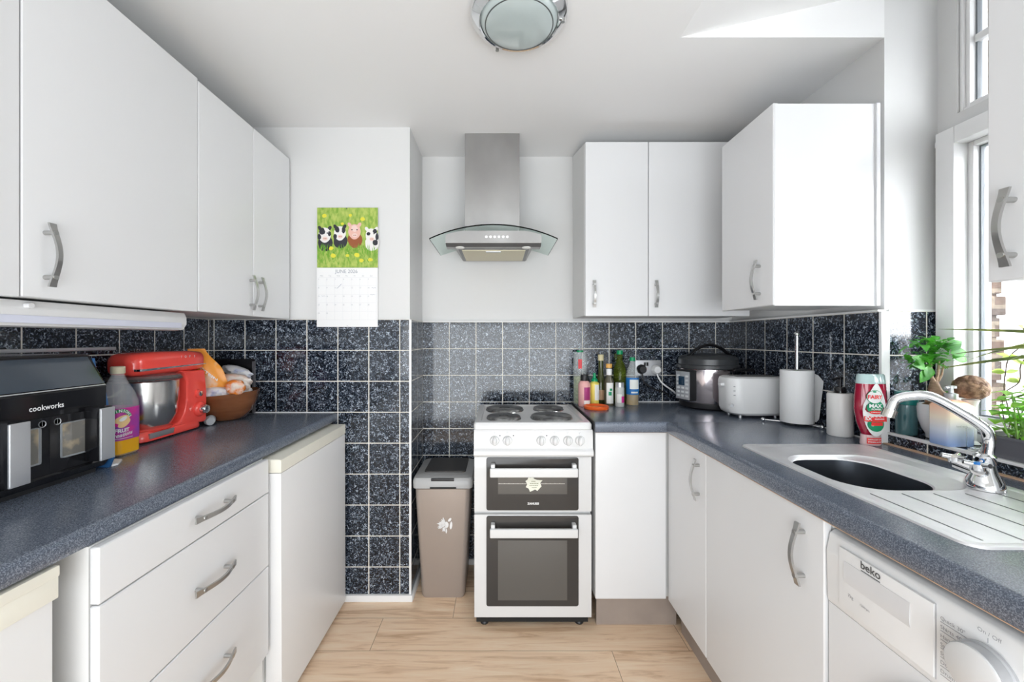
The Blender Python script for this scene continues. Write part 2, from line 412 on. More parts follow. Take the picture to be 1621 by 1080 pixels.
# ================================================================== UNITS
def slab(parent, name, x0, x1, y0, y1, z0, z1, m=white_lam, bev=0.005, label=None):
    return B().use(m).box(x0, x1, y0, y1, z0, z1, bev, 3).build(name, parent, label=label)
def wall_unit_left(y0, y1, z0, z1, doors, label, hy):
    XF = -1.013
    t = thing('wall_cabinet', label, 'kitchen cabinet', (XL, (y0+y1)/2, z0), 'white wall cabinets')
    B().use(white_edge).box(XL+0.001, XF-0.020, y0+0.0005, y1-0.0005, z0+0.004, z1).build('body', t)
    n = len(doors)-1
    for i in range(n):
        d = slab(t, 'door', XF-0.019, XF, doors[i]+0.0012, doors[i+1]-0.0012, z0, z1-0.002)
        if hy[i]: bow_handle(d, (XF, hy[i], 1.456), (0, 0, 1), (1, 0, 0))
    return t
wall_unit_left(0.10, 0.850, 1.357, 2.150, [0.10, 0.850], 'white wall cabinet cut by the left edge, nearest the camera on the left', [None])
wall_unit_left(0.850, 1.351, 1.359, 2.148, [0.850, 1.351], 'wide white single-door wall cabinet above the air fryer', [0.895])
wall_unit_left(1.351, 1.943, 1.361, 2.142, [1.351, 1.655, 1.943], 'white two-door wall cabinet over the mixer and fruit bowl, beside the calendar', [1.632, 1.692])
# back run
def wall_unit_back(x0, x1, label, hx):
    YF = 1.94; z0, z1 = 1.378, 2.222
    t = thing('wall_cabinet', label, 'kitchen cabinet', ((x0+x1)/2, DB, z0), 'white wall cabinets')
    B().use(white_edge).prism([(YF+0.020, z0+0.004), (DB-0.001, z0+0.004), (DB-0.001, ZC-0.003), (YF+0.02, z1)], 'x', x0+0.0005, x1-0.0005).build('body', t, smooth=False)
    d = slab(t, 'door', x0+0.0015, x1-0.0015, YF, YF+0.019, z0, z1)
    bow_handle(d, (hx, YF, 1.484), (0, 0, 1), (0, -1, 0), 0.130)
wall_unit_back(0.416, 0.723, 'narrow white wall cabinet nearest the cooker hood, above the bottles', 0.458)
wall_unit_back(0.723, 1.215, 'white wall cabinet in the corner above the plug socket and pressure cooker', 0.756)
# side run right: far unit and near unit
t = thing('wall_cabinet', 'white wall cabinet with a blank end panel facing the camera, above the toaster', 'kitchen cabinet', (1.3, 1.52, 1.384), 'white wall cabinets')
B().use(white_edge).box(0.959, 1.2985, 1.381, 1.688, 1.388, 2.074).use(white_lam).box(0.944, 1.293, 1.372, 1.3805, 1.382, 2.074, 0.002).box(1.2865, 1.2995, 1.366, 1.3805, 1.382, 2.074, 0.003).build('body', t)
d = slab(t, 'door', 0.938, 0.957, 1.373, 1.690, 1.384, 2.078, bev=0.007)
bow_handle(d, (0.938, 1.442, 1.480), (0, 0, 1), (-1, 0, 0), 0.142)
t = thing('wall_cabinet', 'grey-shaded white wall cabinet cut by the right edge, hanging in front of the window', 'kitchen cabinet', (1.3, 0.4, 1.376), 'white wall cabinets')
B().use(white_edge).box(0.948, 1.331, 0.05, 0.655, 1.380, 2.10).box(0.948, 1.31, 0.655, 0.760, 1.380, 2.10).build('body', t)
d = slab(t, 'door', 0.927, 0.947, 0.262, 0.7625, 1.376, 2.10, bev=0.006)
bow_handle(d, (0.927, 0.722, 1.470), (0, 0, 1), (-1, 0, 0), 0.142)

# ---- base units, left
XD = -0.765
t = thing('drawer_unit', 'white three-drawer base unit with brushed bow handles, under the left worktop', 'kitchen drawers', (-1.0, 1.05, 0))
B().use(white_edge).box(-1.33, XD-0.021, 0.768, 1.332, 0.13, 0.8705).build('body', t)
B().use(white_edge).box(-1.33, XD-0.06, 0.775, 1.325, 0.0, 0.1295).build('plinth', t)
for z0, z1, hz in ((0.759, 0.8695, 0.817), (0.516, 0.7565, 0.634), (0.224, 0.5135, 0.385)):
    d = slab(t, 'drawer', XD-0.019, XD, 0.7665, 1.3335, z0, z1, bev=0.006)
    bow_handle(d, (XD, 1.066, hz), (0, 1, 0), (1, 0, 0), 0.150)
# fridge, leaning slightly
t = thing('undercounter_fridge', 'white undercounter fridge with a cream top edge, next to the black tiled pillar', 'fridge', (-0.76, 1.64, 0))
fy0, fy1 = 1.352, 1.915
B().use(white_pl).box(-1.30, -0.795, fy0, fy1, 0.03, 0.845, 0.004).use(base_and_gap_shade).box(-1.25, -0.80, fy0+0.02, fy1-0.02, 0.0, 0.03).build('body', t)
b = B().use(white_pl).prism([(-0.787, 0.02), (-0.732, 0.02), (-0.735, 0.815), (-0.787, 0.815)], 'y', fy0, fy1, 0.005)
d = b.build('door', t)
B().use(ivory).box(-1.295, -0.745, fy0+0.001, fy1-0.001, 0.846, 0.862, 0.003).use(ivory).box(-0.79, -0.733, fy0-0.002, fy1+0.002, 0.816, 0.8615, 0.006).build('top_edge', t, label='cream coloured top edge')
B().use(mat('grey_door_seal', (0.45, 0.45, 0.44), 0.6)).box(-0.7945, -0.7875, fy0+0.006, fy1-0.006, 0.03, 0.80).build('door_seal', t)
# near-left appliance
t = thing('undercounter_freezer', 'cream-topped white undercounter appliance with scooped handle, at the lower left corner', 'freezer', (-1.0, 0.42, 0))
B().use(white_pl).box(-1.34, -0.84, 0.13, 0.716, 0.03, 0.866, 0.004).use(base_and_gap_shade).box(-1.30, -0.86, 0.15, 0.70, 0.0, 0.03).build('body', t)
B().use(white_pl).box(-0.838, -0.794, 0.132, 0.714, 0.04, 0.806, 0.004).build('door', t)
b = B().use(ivory)
b.box(-0.838, -0.784, 0.130, 0.717, 0.846, 0.866, 0.004)
b.prism([(0.130, 0.807), (0.130, 0.815), (0.50, 0.815), (0.56, 0.818), (0.60, 0.832), (0.635, 0.8458), (0.717, 0.8458), (0.717, 0.807)], 'x', -0.836, -0.787, 0.002)
b.build('top_edge', t, label='cream handle strip with a curved finger scoop')

# ---- base units, right and back
YP = 1.735; XF = 0.730
t = thing('corner_base_cabinet', 'blank white corner base panel with taupe plinth, right of the cooker', 'kitchen cabinet', (0.9, 1.9, 0), 'white base cabinets')
slab(t, 'front_panel', 0.417, 0.7235, YP, YP+0.018, 0.142, 0.8655)
B().use(white_edge).box(0.4175, 1.29, YP+0.0185, 2.25, 0.142, 0.864).build('body', t)
taupe = mat('taupe_plinth', (0.36, 0.30, 0.26), 0.5, noise=((0.30, 0.25, 0.22), 8, 0.3, 0.7, (1, 1, 1)))
B().use(taupe).box(0.432, 0.786, 1.780, 1.796, 0.0, 0.141).build('plinth', t, label='taupe plinth board')
def base_right(y0, y1, hy, label):
    t = thing('base_cabinet', label, 'kitchen cabinet', (1.0, (y0+y1)/2, 0), 'white base cabinets')
    B().use(white_edge).box(XF+0.0205, 1.28, y0+0.001, y1-0.001, 0.142, 0.72).box(XF+0.0205, XF+0.04, y0+0.001, y1-0.001, 0.72, 0.8655).build('body', t)
    d = slab(t, 'door', XF, XF+0.019, y0+0.001, y1-0.001, 0.140, 0.8655, bev=0.006)
    bow_handle(d, (XF, hy, 0.755), (0, 0, 1), (-1, 0, 0), 0.150)
    B().use(taupe).box(0.787, 0.803, y0+0.001, y1-0.001, 0.0, 0.1395).build('plinth', t, label='taupe plinth board')
base_right(1.4145, 1.7335, 1.463, 'narrow white base cabinet at the inner corner, one slim door')
base_right(0.900, 1.4135, 0.960, 'wide white base cabinet under the sink, beside the washing machine')

# ---- worktops
def nose(x_edge, x_back, z0, z1, sgn, r=0.012):
    """cross-section of a post-formed worktop with rounded front edge at x_edge"""
    pts = [(x_back, z0), (x_edge - sgn*r*0.5, z0)] 
    pts += [(x_edge - sgn*0.003, z0+0.003), (x_edge, z0+0.012)]
    c = (x_edge - sgn*r, z1-r)
    for i in range(6):
        a = PI/2*i/5
        pts.append((c[0] + sgn*r*math.cos(a), c[1] + r*math.sin(a)))
    pts.append((x_back, z1)); return pts
b = B().use(worktop_m).prism(nose(-0.783, XL+0.001, 0.871, 0.910, 1), 'y', 0.02, DP-0.001)
solo(b, 'worktop', 'long dark speckled worktop on the left under the air fryer and mixer', 'worktop', (-1.08, 1.0, 0.871), group='dark speckled worktops')
b = B().use(worktop_m)
pts = [(p[0], p[1]) for p in nose(1.715, DB-0.001, 0.866, WT, -1)]
b.prism(pts, 'x', 0.412, 1.299).use(chip).box(0.414, 1.29, 1.7225, 1.7245, 0.8645, 0.8659)
b.use(mat('black_edge_strip', (0.012, 0.012, 0.014), 0.3)).box(0.4085, 0.4118, 1.728, DB-0.002, 0.868, 0.9105)
solo(b, 'worktop', 'dark speckled worktop along the back wall carrying bottles and pressure cooker', 'worktop', (0.86, 1.99, 0.866), group='dark speckled worktops')
SX0, SX1, SY0, SY1 = 0.800, 1.218, 0.675, 1.343
b = B().use(worktop_m); z0, z1 = 0.866, WT+0.0015
b.prism(nose(0.716, SX0+0.02, z0, z1, -1), 'y', -0.35, 1.7145)
b.box(SX0+0.02, SX1-0.02, SY1-0.02, 1.7145, z0, z1).box(SX1-0.02, 1.318, 0.0, 1.37, z0, z1).box(SX1-0.02, 1.2995, 1.37, 1.7145, z0, z1)
b.box(SX0+0.02, SX1-0.02, -0.35, SY0+0.02, z0, z1)
b.use(chip).box(0.7215, 0.7235, -0.3, 1.7, 0.8645, 0.8659).box(1.302, 1.3179, 0.2, 1.365, WT+0.0016, WT+0.0045)
solo(b, 'worktop', 'dark speckled worktop on the right with the steel sink set in it', 'worktop', (1.0, 0.7, 0.866), group='dark speckled worktops')
# silicone beads
b = B().use(white_print).tube([(XL+0.004, DP-0.003, 0.9115), (-0.80, DP-0.003, 0.9115)], 0.0035, 6).tube([(0.75, DB-0.003, WT+0.002), (1.29, DB-0.003, WT+0.002)], 0.0035, 6)
b.tube([(XR-0.003, 1.38, WT+0.003), (XR-0.003, 2.25, WT+0.003)], 0.0035, 6)
struct(b, 'trim_1', label='white sealant bead where the worktops meet the tiles')

# ---- sink: one pressed steel sheet
t = thing('sink', 'stainless steel inset sink with oval bowl and grooved drainer', 'sink', (1.0, 1.0, WT))
zr = WT+0.0055
b = B().use(sink_steel)
def prr(x0, x1, y0, y1, r, z, n=6): return [(p[0], p[1], z) for p in rrect(x0, x1, y0, y1, r, n)]
bx0, bx1, by0, by1 = 0.838, 1.150, 0.938, 1.225
outer = [prr(SX0, SX1, SY0, SY1, 0.03, WT+0.0016), prr(SX0+0.002, SX1-0.002, SY0+0.002, SY1-0.002, 0.03, zr), prr(SX0+0.016, SX1-0.016, SY0+0.016, SY1-0.016, 0.022, zr), prr(SX0+0.022, SX1-0.022, SY0+0.022, SY1-0.022, 0.02, zr-0.003)]
b.loft(outer, False, False)
# the deck between rim and bowl: bridge with a triangulated fill
o_ring = b.verts(prr(SX0+0.022, SX1-0.022, SY0+0.022, SY1-0.022, 0.02, zr-0.003))
i_ring = b.verts(prr(bx0, bx1, by0, by1, 0.09, zr-0.003, 8))
ed = []
for R in (o_ring, i_ring):
    for i in range(len(R)): ed.append(b.bm.edges.new((R[i], R[(i+1) % len(R)])))
bmesh.ops.triangle_fill(b.bm, use_beauty=True, edges=ed)
# bowl with a shallow shelf on the window side
ix0, ix1, iy0, iy1 = bx0+0.008, 1.082, by0+0.012, by1-0.010
b.loft([prr(bx0, bx1, by0, by1, 0.09, zr-0.003, 8), prr(bx0+0.004, bx1-0.006, by0+0.005, by1-0.004, 0.088, zr-0.006, 8),
        prr(bx0+0.006, bx1-0.020, by0+0.009, by1-0.008, 0.086, zr-0.008, 8), prr(ix0, ix1, iy0, iy1, 0.080, zr-0.0105, 8), prr(ix0+0.002, ix1-0.003, iy0+0.003, iy1-0.003, 0.078, zr-0.014, 8)], False, False)
b.build('basin', t, recalc=False)
b = B().use(mat('shade_painted_bowl_steel', (0.13, 0.145, 0.17), 0.33, 0.9))  # same sheet as the deck; shade inside the bowl painted as darker steel
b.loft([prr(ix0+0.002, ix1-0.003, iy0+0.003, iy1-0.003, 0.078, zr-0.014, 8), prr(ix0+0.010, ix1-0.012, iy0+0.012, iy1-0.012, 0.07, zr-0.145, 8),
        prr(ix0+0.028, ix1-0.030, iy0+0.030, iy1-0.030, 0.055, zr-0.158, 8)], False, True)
b.build('bowl', t, recalc=False, label='deep bowl with its shade painted dark')
# drainer grooves as thin pressed ribs
b = B().use(mat('groove_steel', (0.30, 0.30, 0.31), 0.35, 1.0))
for k in range(5):
    x = 0.850+0.0725*k
    b.box(x-0.0014, x+0.0014, 0.705, 0.918, zr-0.0029, zr-0.0020, 0.0004)
b.build('drainer_groove', t)
B().use(chrome).lathe([(0.0, 0.0), (0.035, 0.0), (0.038, 0.002), (0.030, 0.004), (0.0, 0.003)], (0.95, 1.08, zr-0.158)).build('drain', t)

# ---- tap
t = thing('mixer_tap', 'chrome swan-neck mixer tap with a blue-topped lever', 'tap', (1.147, 0.948, zr))
tx, ty = 1.150, 0.950
B().use(chrome).lathe([(0.034, -0.002), (0.034, 0.004), (0.030, 0.018), (0.020, 0.040), (0.017, 0.055), (0.019, 0.058), (0.019, 0.075), (0.013, 0.080)], (tx, ty, zr), 28).build('base', t)
pts = []
p0 = Vector((tx, ty, zr+0.07)); p3 = Vector((1.020, 1.045, 1.068))
ctrl = [Vector((tx+0.006, ty, zr+0.07)), Vector((tx+0.010, ty, zr+0.115)), Vector((tx-0.004, ty+0.006, 1.065)), Vector((1.085, 1.000, 1.122)), Vector((1.055, 1.022, 1.124)), Vector((1.030, 1.040, 1.112)), Vector((1.020, 1.045, 1.085))]
def crm(c, n=6):
    out = []
    P = [c[0]*2-c[1]] + c + [c[-1]*2-c[-2]]
    for i in range(1, len(P)-2):
        for k in range(n):
            u = k/n; a, b_, c_, d_ = P[i-1], P[i], P[i+1], P[i+2]
            out.append(0.5*((2*b_) + (c_-a)*u + (2*a-5*b_+4*c_-d_)*u*u + (3*b_-a-3*c_+d_)*u**3))
    out.append(P[-2]); return out
cp = crm(ctrl)
B().use(chrome).tube(cp, 0.0115, 16).build('spout', t)
e = cp[-1]; dr = (cp[-1]-cp[-3]).normalized()
B().use(mat('brass_chrome', (0.70, 0.68, 0.62), 0.15, 1.0)).cyl(e, e+dr*0.020, 0.0150, 20).build('nozzle', t)
for sx, capm, nm, ln, L_ in ((-0.030, mat('blue_cap', (0.02, 0.20, 0.60), 0.25), 'lever', 'lever with a blue cap', 1), (0.030, mat('ivory_cap', (0.75, 0.72, 0.65), 0.25), 'lever', 'lever with a pale cap', 1)):
    dy = -0.012 if sx < 0 else 0.045
    c = Vector((tx+sx*(1 if sx < 0 else -0.6), ty+dy, zr+0.045))
    b = B().use(chrome).cyl((tx, ty, zr+0.030), c, 0.013, 16).cyl(c, c+Vector((0, 0, 0.014)), 0.013, 16)
    for k in range(3):
        a = k*2*PI/3+0.5
        b.tube([c+Vector((0, 0, 0.012)), c+Vector((math.cos(a)*0.024, math.sin(a)*0.024, 0.016))], [0.0065, 0.0055], 10)
    lv = b.build(nm, t, label=ln)
    B().use(capm).lathe([(0.0, 0.0), (0.011, 0.0), (0.010, 0.004), (0.0, 0.006)], c+Vector((0, 0, 0.014)), 18).build('cap', lv)

# ================================================================== WASHING MACHINE
t = thing('washing_machine', 'white washing machine under the right worktop with round programme dial', 'washing machine', (1.0, 0.58, 0))
wx = 0.735
B().use(gloss_white).box(wx+0.03, 1.27, 0.290, 0.8965, 0.02, 0.846, 0.006).use(base_and_gap_shade).box(wx+0.06, 1.2, 0.31, 0.86, 0.0, 0.02).build('body', t)
def wm(y0, y1, zz0, zz1, off0=0, off1=0): pass
b = B().use(white_pl)
b.prism([(wx+0.0295, 0.686), (wx, 0.686), (wx-0.002, 0.70), (wx-0.004, 0.80), (wx+0.004, 0.838), (wx+0.014, 0.845), (wx+0.0295, 0.845)], 'y', 0.290, 0.8965, 0.004)
fascia = b.build('control_panel', t)
wpanel = mat('washer_front', (0.82, 0.82, 0.83), 0.3)
B().use(wpanel).box(wx+0.001, wx+0.0295, 0.290, 0.8965, 0.06, 0.685, 0.004).build('front_panel', t)
def fx(y, z): return (wx-0.0045 + max(0, 0.70-z)*0.1 + (0.0082*max(0, (z-0.80)/0.038)), y, z)
# detergent drawer: raised plate with a recessed grip
b = B().use(white_pl).box(wx-0.0052, wx+0.001, 0.674, 0.862, 0.700, 0.824, 0.002)
dr_ = b.build('detergent_drawer', t)
b = B().use(mat('recess_shade_grey', (0.70, 0.70, 0.71), 0.4))  # same white plastic; the grey paints the shade of the grip recess
b.prism([(wx-0.0054, 0.800), (wx-0.0060, 0.800), (wx-0.0075, 0.777), (wx-0.0075, 0.768), (wx-0.0054, 0.756)], 'y', 0.712, 0.848)
b.build('grip', dr_)
def on_wm(y_c, z_c, off=0.0062):   # text reads towards smaller y (to the right in view)
    return lambda u, v: (wx-off, y_c-u, z_c+v)
b = B().use(mat('charcoal_print', (0.09, 0.09, 0.09), 0.6)).text('beko', 0.0215, on_wm(0.788, 0.814), 0.0003).box(wx-0.0064, wx-0.0058, 0.768, 0.808, 0.8020, 0.8034)
b.build('logo', dr_)
b = B().use(grey_print)
b.text('7kg', 0.009, on_wm(0.832, 0.734)).text('1200rpm', 0.006, on_wm(0.800, 0.732))
b.build('printing', dr_)
b = B().use(grey_print)
for i, s_ in enumerate(['Quick 30°', 'Shirts 40°', 'Hand Wash 40°', 'Synthetics 40°', 'Synthetics 30°', 'Down Wash 40°', 'Drum Clean']):
    z = 0.808-i*0.0145
    b.text(s_, 0.0088, lambda u, v, z=z: (wx-0.0048, 0.664-u, z+v), align='LEFT')
    b.box(wx-0.0049, wx-0.0040, 0.604, 0.664, z-0.0066, z-0.0062)
b.text('On / Off', 0.0085, lambda u, v: (wx-0.0046, 0.598-u, 0.828+v))
b.box(wx-0.0049, wx-0.0040, 0.5993, 0.5997, 0.815, 0.822)
b.box(wx-0.0049, wx-0.0040, 0.6705, 0.6712, 0.700, 0.826)
for k in range(4):
    b.box(wx-0.0049, wx-0.0040, 0.50, 0.556, 0.812-k*0.0145, 0.8124-k*0.0145)
b.build('printing', fascia)
# dial: axis along -x
R90 = Matrix.Rotation(-PI/2, 3, 'Y')
B().use(silver_pl).lathe([(0.0, 0.0), (0.041, 0.0), (0.041, 0.004), (0.0385, 0.006), (0.0385, 0.022), (0.037, 0.0225)], (wx-0.004, 0.600, 0.770), 48, R90).use(gloss_white).lathe([(0.0375, 0.0222), (0.037, 0.025), (0.034, 0.0265), (0.0, 0.0268)], (wx-0.004, 0.600, 0.770), 48, R90).build('programme_dial', t)
b = B().use(mat('washer_door_ring', (0.78, 0.78, 0.79), 0.25)).lathe([(0.214, 0.0), (0.214, 0.010), (0.206, 0.026), (0.186, 0.034), (0.165, 0.026), (0.160, 0.004)], (wx+0.004, 0.585, 0.478), 64, R90)
dd = b.build('door', t)
B().use(base_and_gap_shade).lathe([(0.217, 0.0), (0.217, 0.002), (0.0, 0.002)], (wx+0.004, 0.585, 0.478), 64, R90).build('door_gap', t)
B().use(mat('dark_porthole', (0.03, 0.035, 0.04), 0.05, coat=0.6)).lathe([(0.163, 0.010), (0.12, 0.022), (0.06, 0.034), (0.0, 0.038)], (wx+0.0, 0.585, 0.478), 48, R90).build('porthole', dd)
# grey filler rail seen between machine and worktop
b = B().use(mat('grey_rail', (0.45, 0.44, 0.42), 0.6)).box(0.76, 0.775, 0.05, 0.900, 0.8475, 0.8655)
solo(b, 'support_rail', 'thin grey rail between the washing machine and the worktop edge', 'rail', (0.767, 0.5, 0.8475))

# ================================================================== COOKER
t = thing('cooker', 'white freestanding electric cooker with four solid hotplates', 'cooker', (0.148, 1.98, 0))
cx0, cx1, cy = -0.110, 0.403, 1.742
B().use(gloss_white).box(cx0+0.002, cx1-0.002, cy+0.021, 2.215, 0.055, 0.875).build('body', t, smooth=False)
B().use(base_and_gap_shade).box(cx0+0.01, cx1-0.01, cy+0.03, 2.19, 0.018, 0.0545).build('plinth', t)
for fx_ in (cx0+0.045, cx1-0.045):
    B().use(black_mt).lathe([(0.018, 0.0), (0.020, 0.006), (0.014, 0.018)], (fx_, cy+0.055, 0.0), 16).build('foot', t)
# hob: pressed tray
b = B().use(gloss_white)
def hr(x0, x1, y0, y1, r, z): return [(p[0], p[1], z) for p in rrect(x0, x1, y0, y1, r, 4)]
b.loft([hr(cx0, cx1, cy-0.006, 2.225, 0.012, 0.8755), hr(cx0, cx1, cy-0.006, 2.225, 0.012, 0.897), hr(cx0+0.005, cx1-0.005, cy, 2.22, 0.010, 0.905),
        hr(cx0+0.028, cx1-0.028, cy+0.032, 2.195, 0.014, 0.906), hr(cx0+0.034, cx1-0.034, cy+0.038, 2.188, 0.012, 0.900)], True, True)
b.build('hob', t)
hot = mat('cast_iron_hotplate', (0.10, 0.10, 0.10), 0.38, 0.5, noise=((0.36, 0.36, 0.35), 16, 0.45, 0.65, (1, 1, 1)))
hot_ring = mat('hotplate_rim', (0.65, 0.65, 0.64), 0.25, 1.0)
for hx, hy_, hr_ in ((0.029, 2.070, 0.094), (0.022, 1.855, 0.077), (0.255, 2.085, 0.076), (0.243, 1.865, 0.094)):
    b = B().use(hot_ring).lathe([(hr_+0.004, 0.0), (hr_+0.003, 0.003), (hr_, 0.004)], (hx, hy_, 0.9005), 40)
    b.use(hot).lathe([(hr_, 0.004), (hr_, 0.011), (hr_-0.003, 0.013), (hr_*0.30, 0.013), (hr_*0.27, 0.010), (0.0, 0.010)], (hx, hy_, 0.9005), 40)
    b.build('hotplate', t)
# control fascia, slightly bulging forward at the bottom
b = B().use(gloss_white).prism([(cy+0.02, 0.762), (cy-0.018, 0.762), (cy-0.024, 0.770), (cy-0.022, 0.785), (cy-0.012, 0.795), (cy-0.007, 0.862), (cy-0.004, 0.8745), (cy+0.02, 0.8745)], 'x', cx0+0.001, cx1+0.003, 0.003)
fas = b.build('control_panel', t)
for kx in (-0.019, 0.036, 0.182, 0.240, 0.297, 0.349):
    c = Vector((kx, cy-0.009, 0.829)); Mk = Matrix.Rotation(PI/2, 3, 'X')
    b = B().use(gloss_white).lathe([(0.0, 0.0), (0.021, 0.0), (0.020, 0.006), (0.017, 0.010), (0.0, 0.011)], c, 24, Mk)
    b.ball(c+Vector((0, -0.016, 0)), 0.017, 14, (0.62, 0.8, 1.15))
    b.build('knob', fas)
b = B().use(printed)
for kx in (0.004, 0.062, 0.206): b.disc(kx, 0.850, 0.0028, 0.0028, lambda u, v: (u, cy-0.0088, v), 10)
b.use(grey_print)
for kx in (-0.019, 0.036, 0.182, 0.240, 0.297, 0.349):
    b.disc(kx-0.002, 0.858, 0.0016, 0.0016, lambda u, v: (u, cy-0.0084, v), 8).box(kx-0.005, kx+0.004, cy-0.0080, cy-0.0074, 0.8635, 0.8640)
b.build('printing', fas)
oven_glass = mat('oven_glass', (0.050, 0.047, 0.045), 0.12, spec=0.4)
oven_win = mat('oven_window', (0.10, 0.096, 0.090), 0.08, coat=0.3)
def oven_door(z0, z1, name, gz0, gz1, wz0, wz1, hz):
    b = B().use(gloss_white).box(cx0+0.002, cx1-0.001, cy, cy+0.020, z0, z1, 0.004)
    d = b.build(name, t)
    gx0, gx1 = cx0+0.055, cx1-0.058
    b = B().use(oven_glass).prism(rrect(gx0, gx1, gz0, gz1, 0.010), 'y', cy-0.003, cy+0.0005, 0.001)
    g = b.build('door_glass', d)
    B().use(oven_win).box(gx0+0.050, gx1-0.050, cy-0.0045, cy-0.0028, wz0, wz1, 0.0006).build('inner_window', g)
    b = B().use(gloss_white)
    hx0, hx1 = gx0+0.016, gx1-0.010
    b.box(hx0, hx1, cy-0.046, cy-0.030, hz-0.022, hz+0.016, 0.007, 3)
    for hx in (hx0+0.004, hx1-0.022): b.box(hx, hx+0.018, cy-0.035, cy-0.003, hz-0.020, hz+0.030, 0.006)
    b.build('handle', d)
    return d, g
d1, g1 = oven_door(0.518, 0.756, 'grill_door', 0.524, 0.754, 0.595, 0.688, 0.702)
d2, g2 = oven_door(0.058, 0.504, 'oven_door', 0.108, 0.500, 0.135, 0.395, 0.445)
b = B().use(mat('oven_shelf_wire', (0.55, 0.55, 0.54), 0.3, 1.0))
b.box(-0.003, 0.285, cy-0.0052, cy-0.0046, 0.640, 0.6415)
for k in range(14): b.box(0.002+k*0.02, 0.003+k*0.02, cy-0.0052, cy-0.0046, 0.6415, 0.6435)
b.build('shelf', g1)
# torn sticker
b = B().use(mat('torn_sticker', (0.76, 0.76, 0.66), 0.7))
pts = [(-0.038, 0.012), (-0.028, 0.020), (-0.024, 0.032), (-0.016, 0.026), (-0.008, 0.034), (0.0, 0.022), (0.012, 0.018), (0.036, 0.016), (0.026, 0.004), (0.032, -0.010), (0.014, -0.030), (0.004, -0.024), (-0.018, -0.034), (-0.024, -0.020), (-0.036, -0.014), (-0.030, 0.0)]
b.prism([(0.152+p[0], 0.640+p[1]) for p in pts], 'y', cy-0.0062, cy-0.0053)
b.use(mat('olive_print', (0.18, 0.20, 0.10), 0.7))
for k, (u0, u1) in enumerate(((-0.012, 0.006), (-0.018, 0.020), (-0.020, 0.018), (-0.010, 0.012))):
    for q in range(5):
        a = 0.152+u0+(u1-u0)*q/5; b.box(a, a+(u1-u0)/5*0.7, cy-0.0066, cy-0.0063, 0.650-k*0.009, 0.653-k*0.009)
b.build('sticker', g1, label='torn cream sticker')
b = B().use(white_print).text('ZANUSSI', 0.0125, lambda u, v: (0.148+u, cy-0.0034, 0.5535+v), 0.0005)
b.build('logo', g1)

# ================================================================== HOOD
t = thing('cooker_hood', 'steel chimney cooker hood with curved glass canopy above the cooker', 'extractor hood', (-0.035, 2.25, 1.71))
B().use(steel).box(-0.172, 0.103, 2.012, DB+0.0115, 1.775, ZC-0.001, 0.002).build('chimney', t)
# curved canopy: arc in x, extends from front edge to the wall
cxm, hw, sag = -0.026, 0.301, 0.058
Rg = (hw*hw+sag*sag)/(2*sag); zt = 1.798
b = B().use(hood_glass); n = 24
top = []; bot = []
for i in range(n+1):
    x = -hw+2*hw*i/n; z = zt-Rg+math.sqrt(Rg*Rg-x*x)
    fr = 1.860 + 0.03*(abs(x)/hw)**2 - 0.012
    top.append([(cxm+x, fr, z), (cxm+x, DB-0.003 if abs(x) < hw*0.995 else DB-0.01, z)]); bot.append([(cxm+x, fr, z-0.006), (cxm+x, DB-0.003 if abs(x) < hw*0.995 else DB-0.01, z-0.006)])
rings = [[top[i][0], top[i][1], bot[i][1], bot[i][0]] for i in range(n+1)]
b.loft(rings)
b.build('glass_canopy', t)
# body below the glass
b = B().use(steel)
bw = 0.223; pts = [(cxm-bw, 1.715)]
for i in range(17):
    x = -bw+2*bw*i/16; pts.append((cxm+x, min(zt-Rg+math.sqrt(Rg*Rg-x*x)-0.0075, 1.776)-0.004))
pts.append((cxm+bw, 1.715))
b.prism(pts, 'y', 1.868, 1.945)
b.prism([(1.868, 1.7148), (1.895, 1.702), (1.945, 1.702), (1.945, 1.7148)], 'x', cxm-bw, cxm+bw)
b.prism([(cxm-0.185, 1.946), (cxm+0.185, 1.946), (cxm+0.175, 2.235), (cxm-0.175, 2.235)], 'z', 1.702, 1.765)
body = b.build('body', t, smooth=False)
dark_steel = mat('dark_steel', (0.16, 0.16, 0.16), 0.35, 0.9)
b = B().use(dark_steel).box(-0.196, 0.144, 1.93, 2.225, 1.6985, 1.7018, 0.001)
b.use(mat('grease_filter', (0.62, 0.57, 0.42), 0.4, 0.6)).box(-0.180, 0.128, 1.94, 2.205, 1.6955, 1.6984, 0.001)
b.use(silver_pl).box(-0.065, 0.010, 1.950, 1.970, 1.691, 1.6954, 0.002)
b.build('filter', t)
for x in (-0.185, 0.130): B().use(mat('lamp_lens', (0.85, 0.85, 0.82), 0.2)).lathe([(0.0, -0.004), (0.020, -0.003), (0.022, 0.001)], (x, 1.905, 1.7015), 20).build('lamp', t)
for k in range(6):
    B().use(chrome).lathe([(0.0, 0.006), (0.0065, 0.006), (0.0075, 0.0)], (-0.059+k*0.0195, 1.8678, 1.742), 16, Matrix.Rotation(PI/2, 3, 'X')).build('button', body)

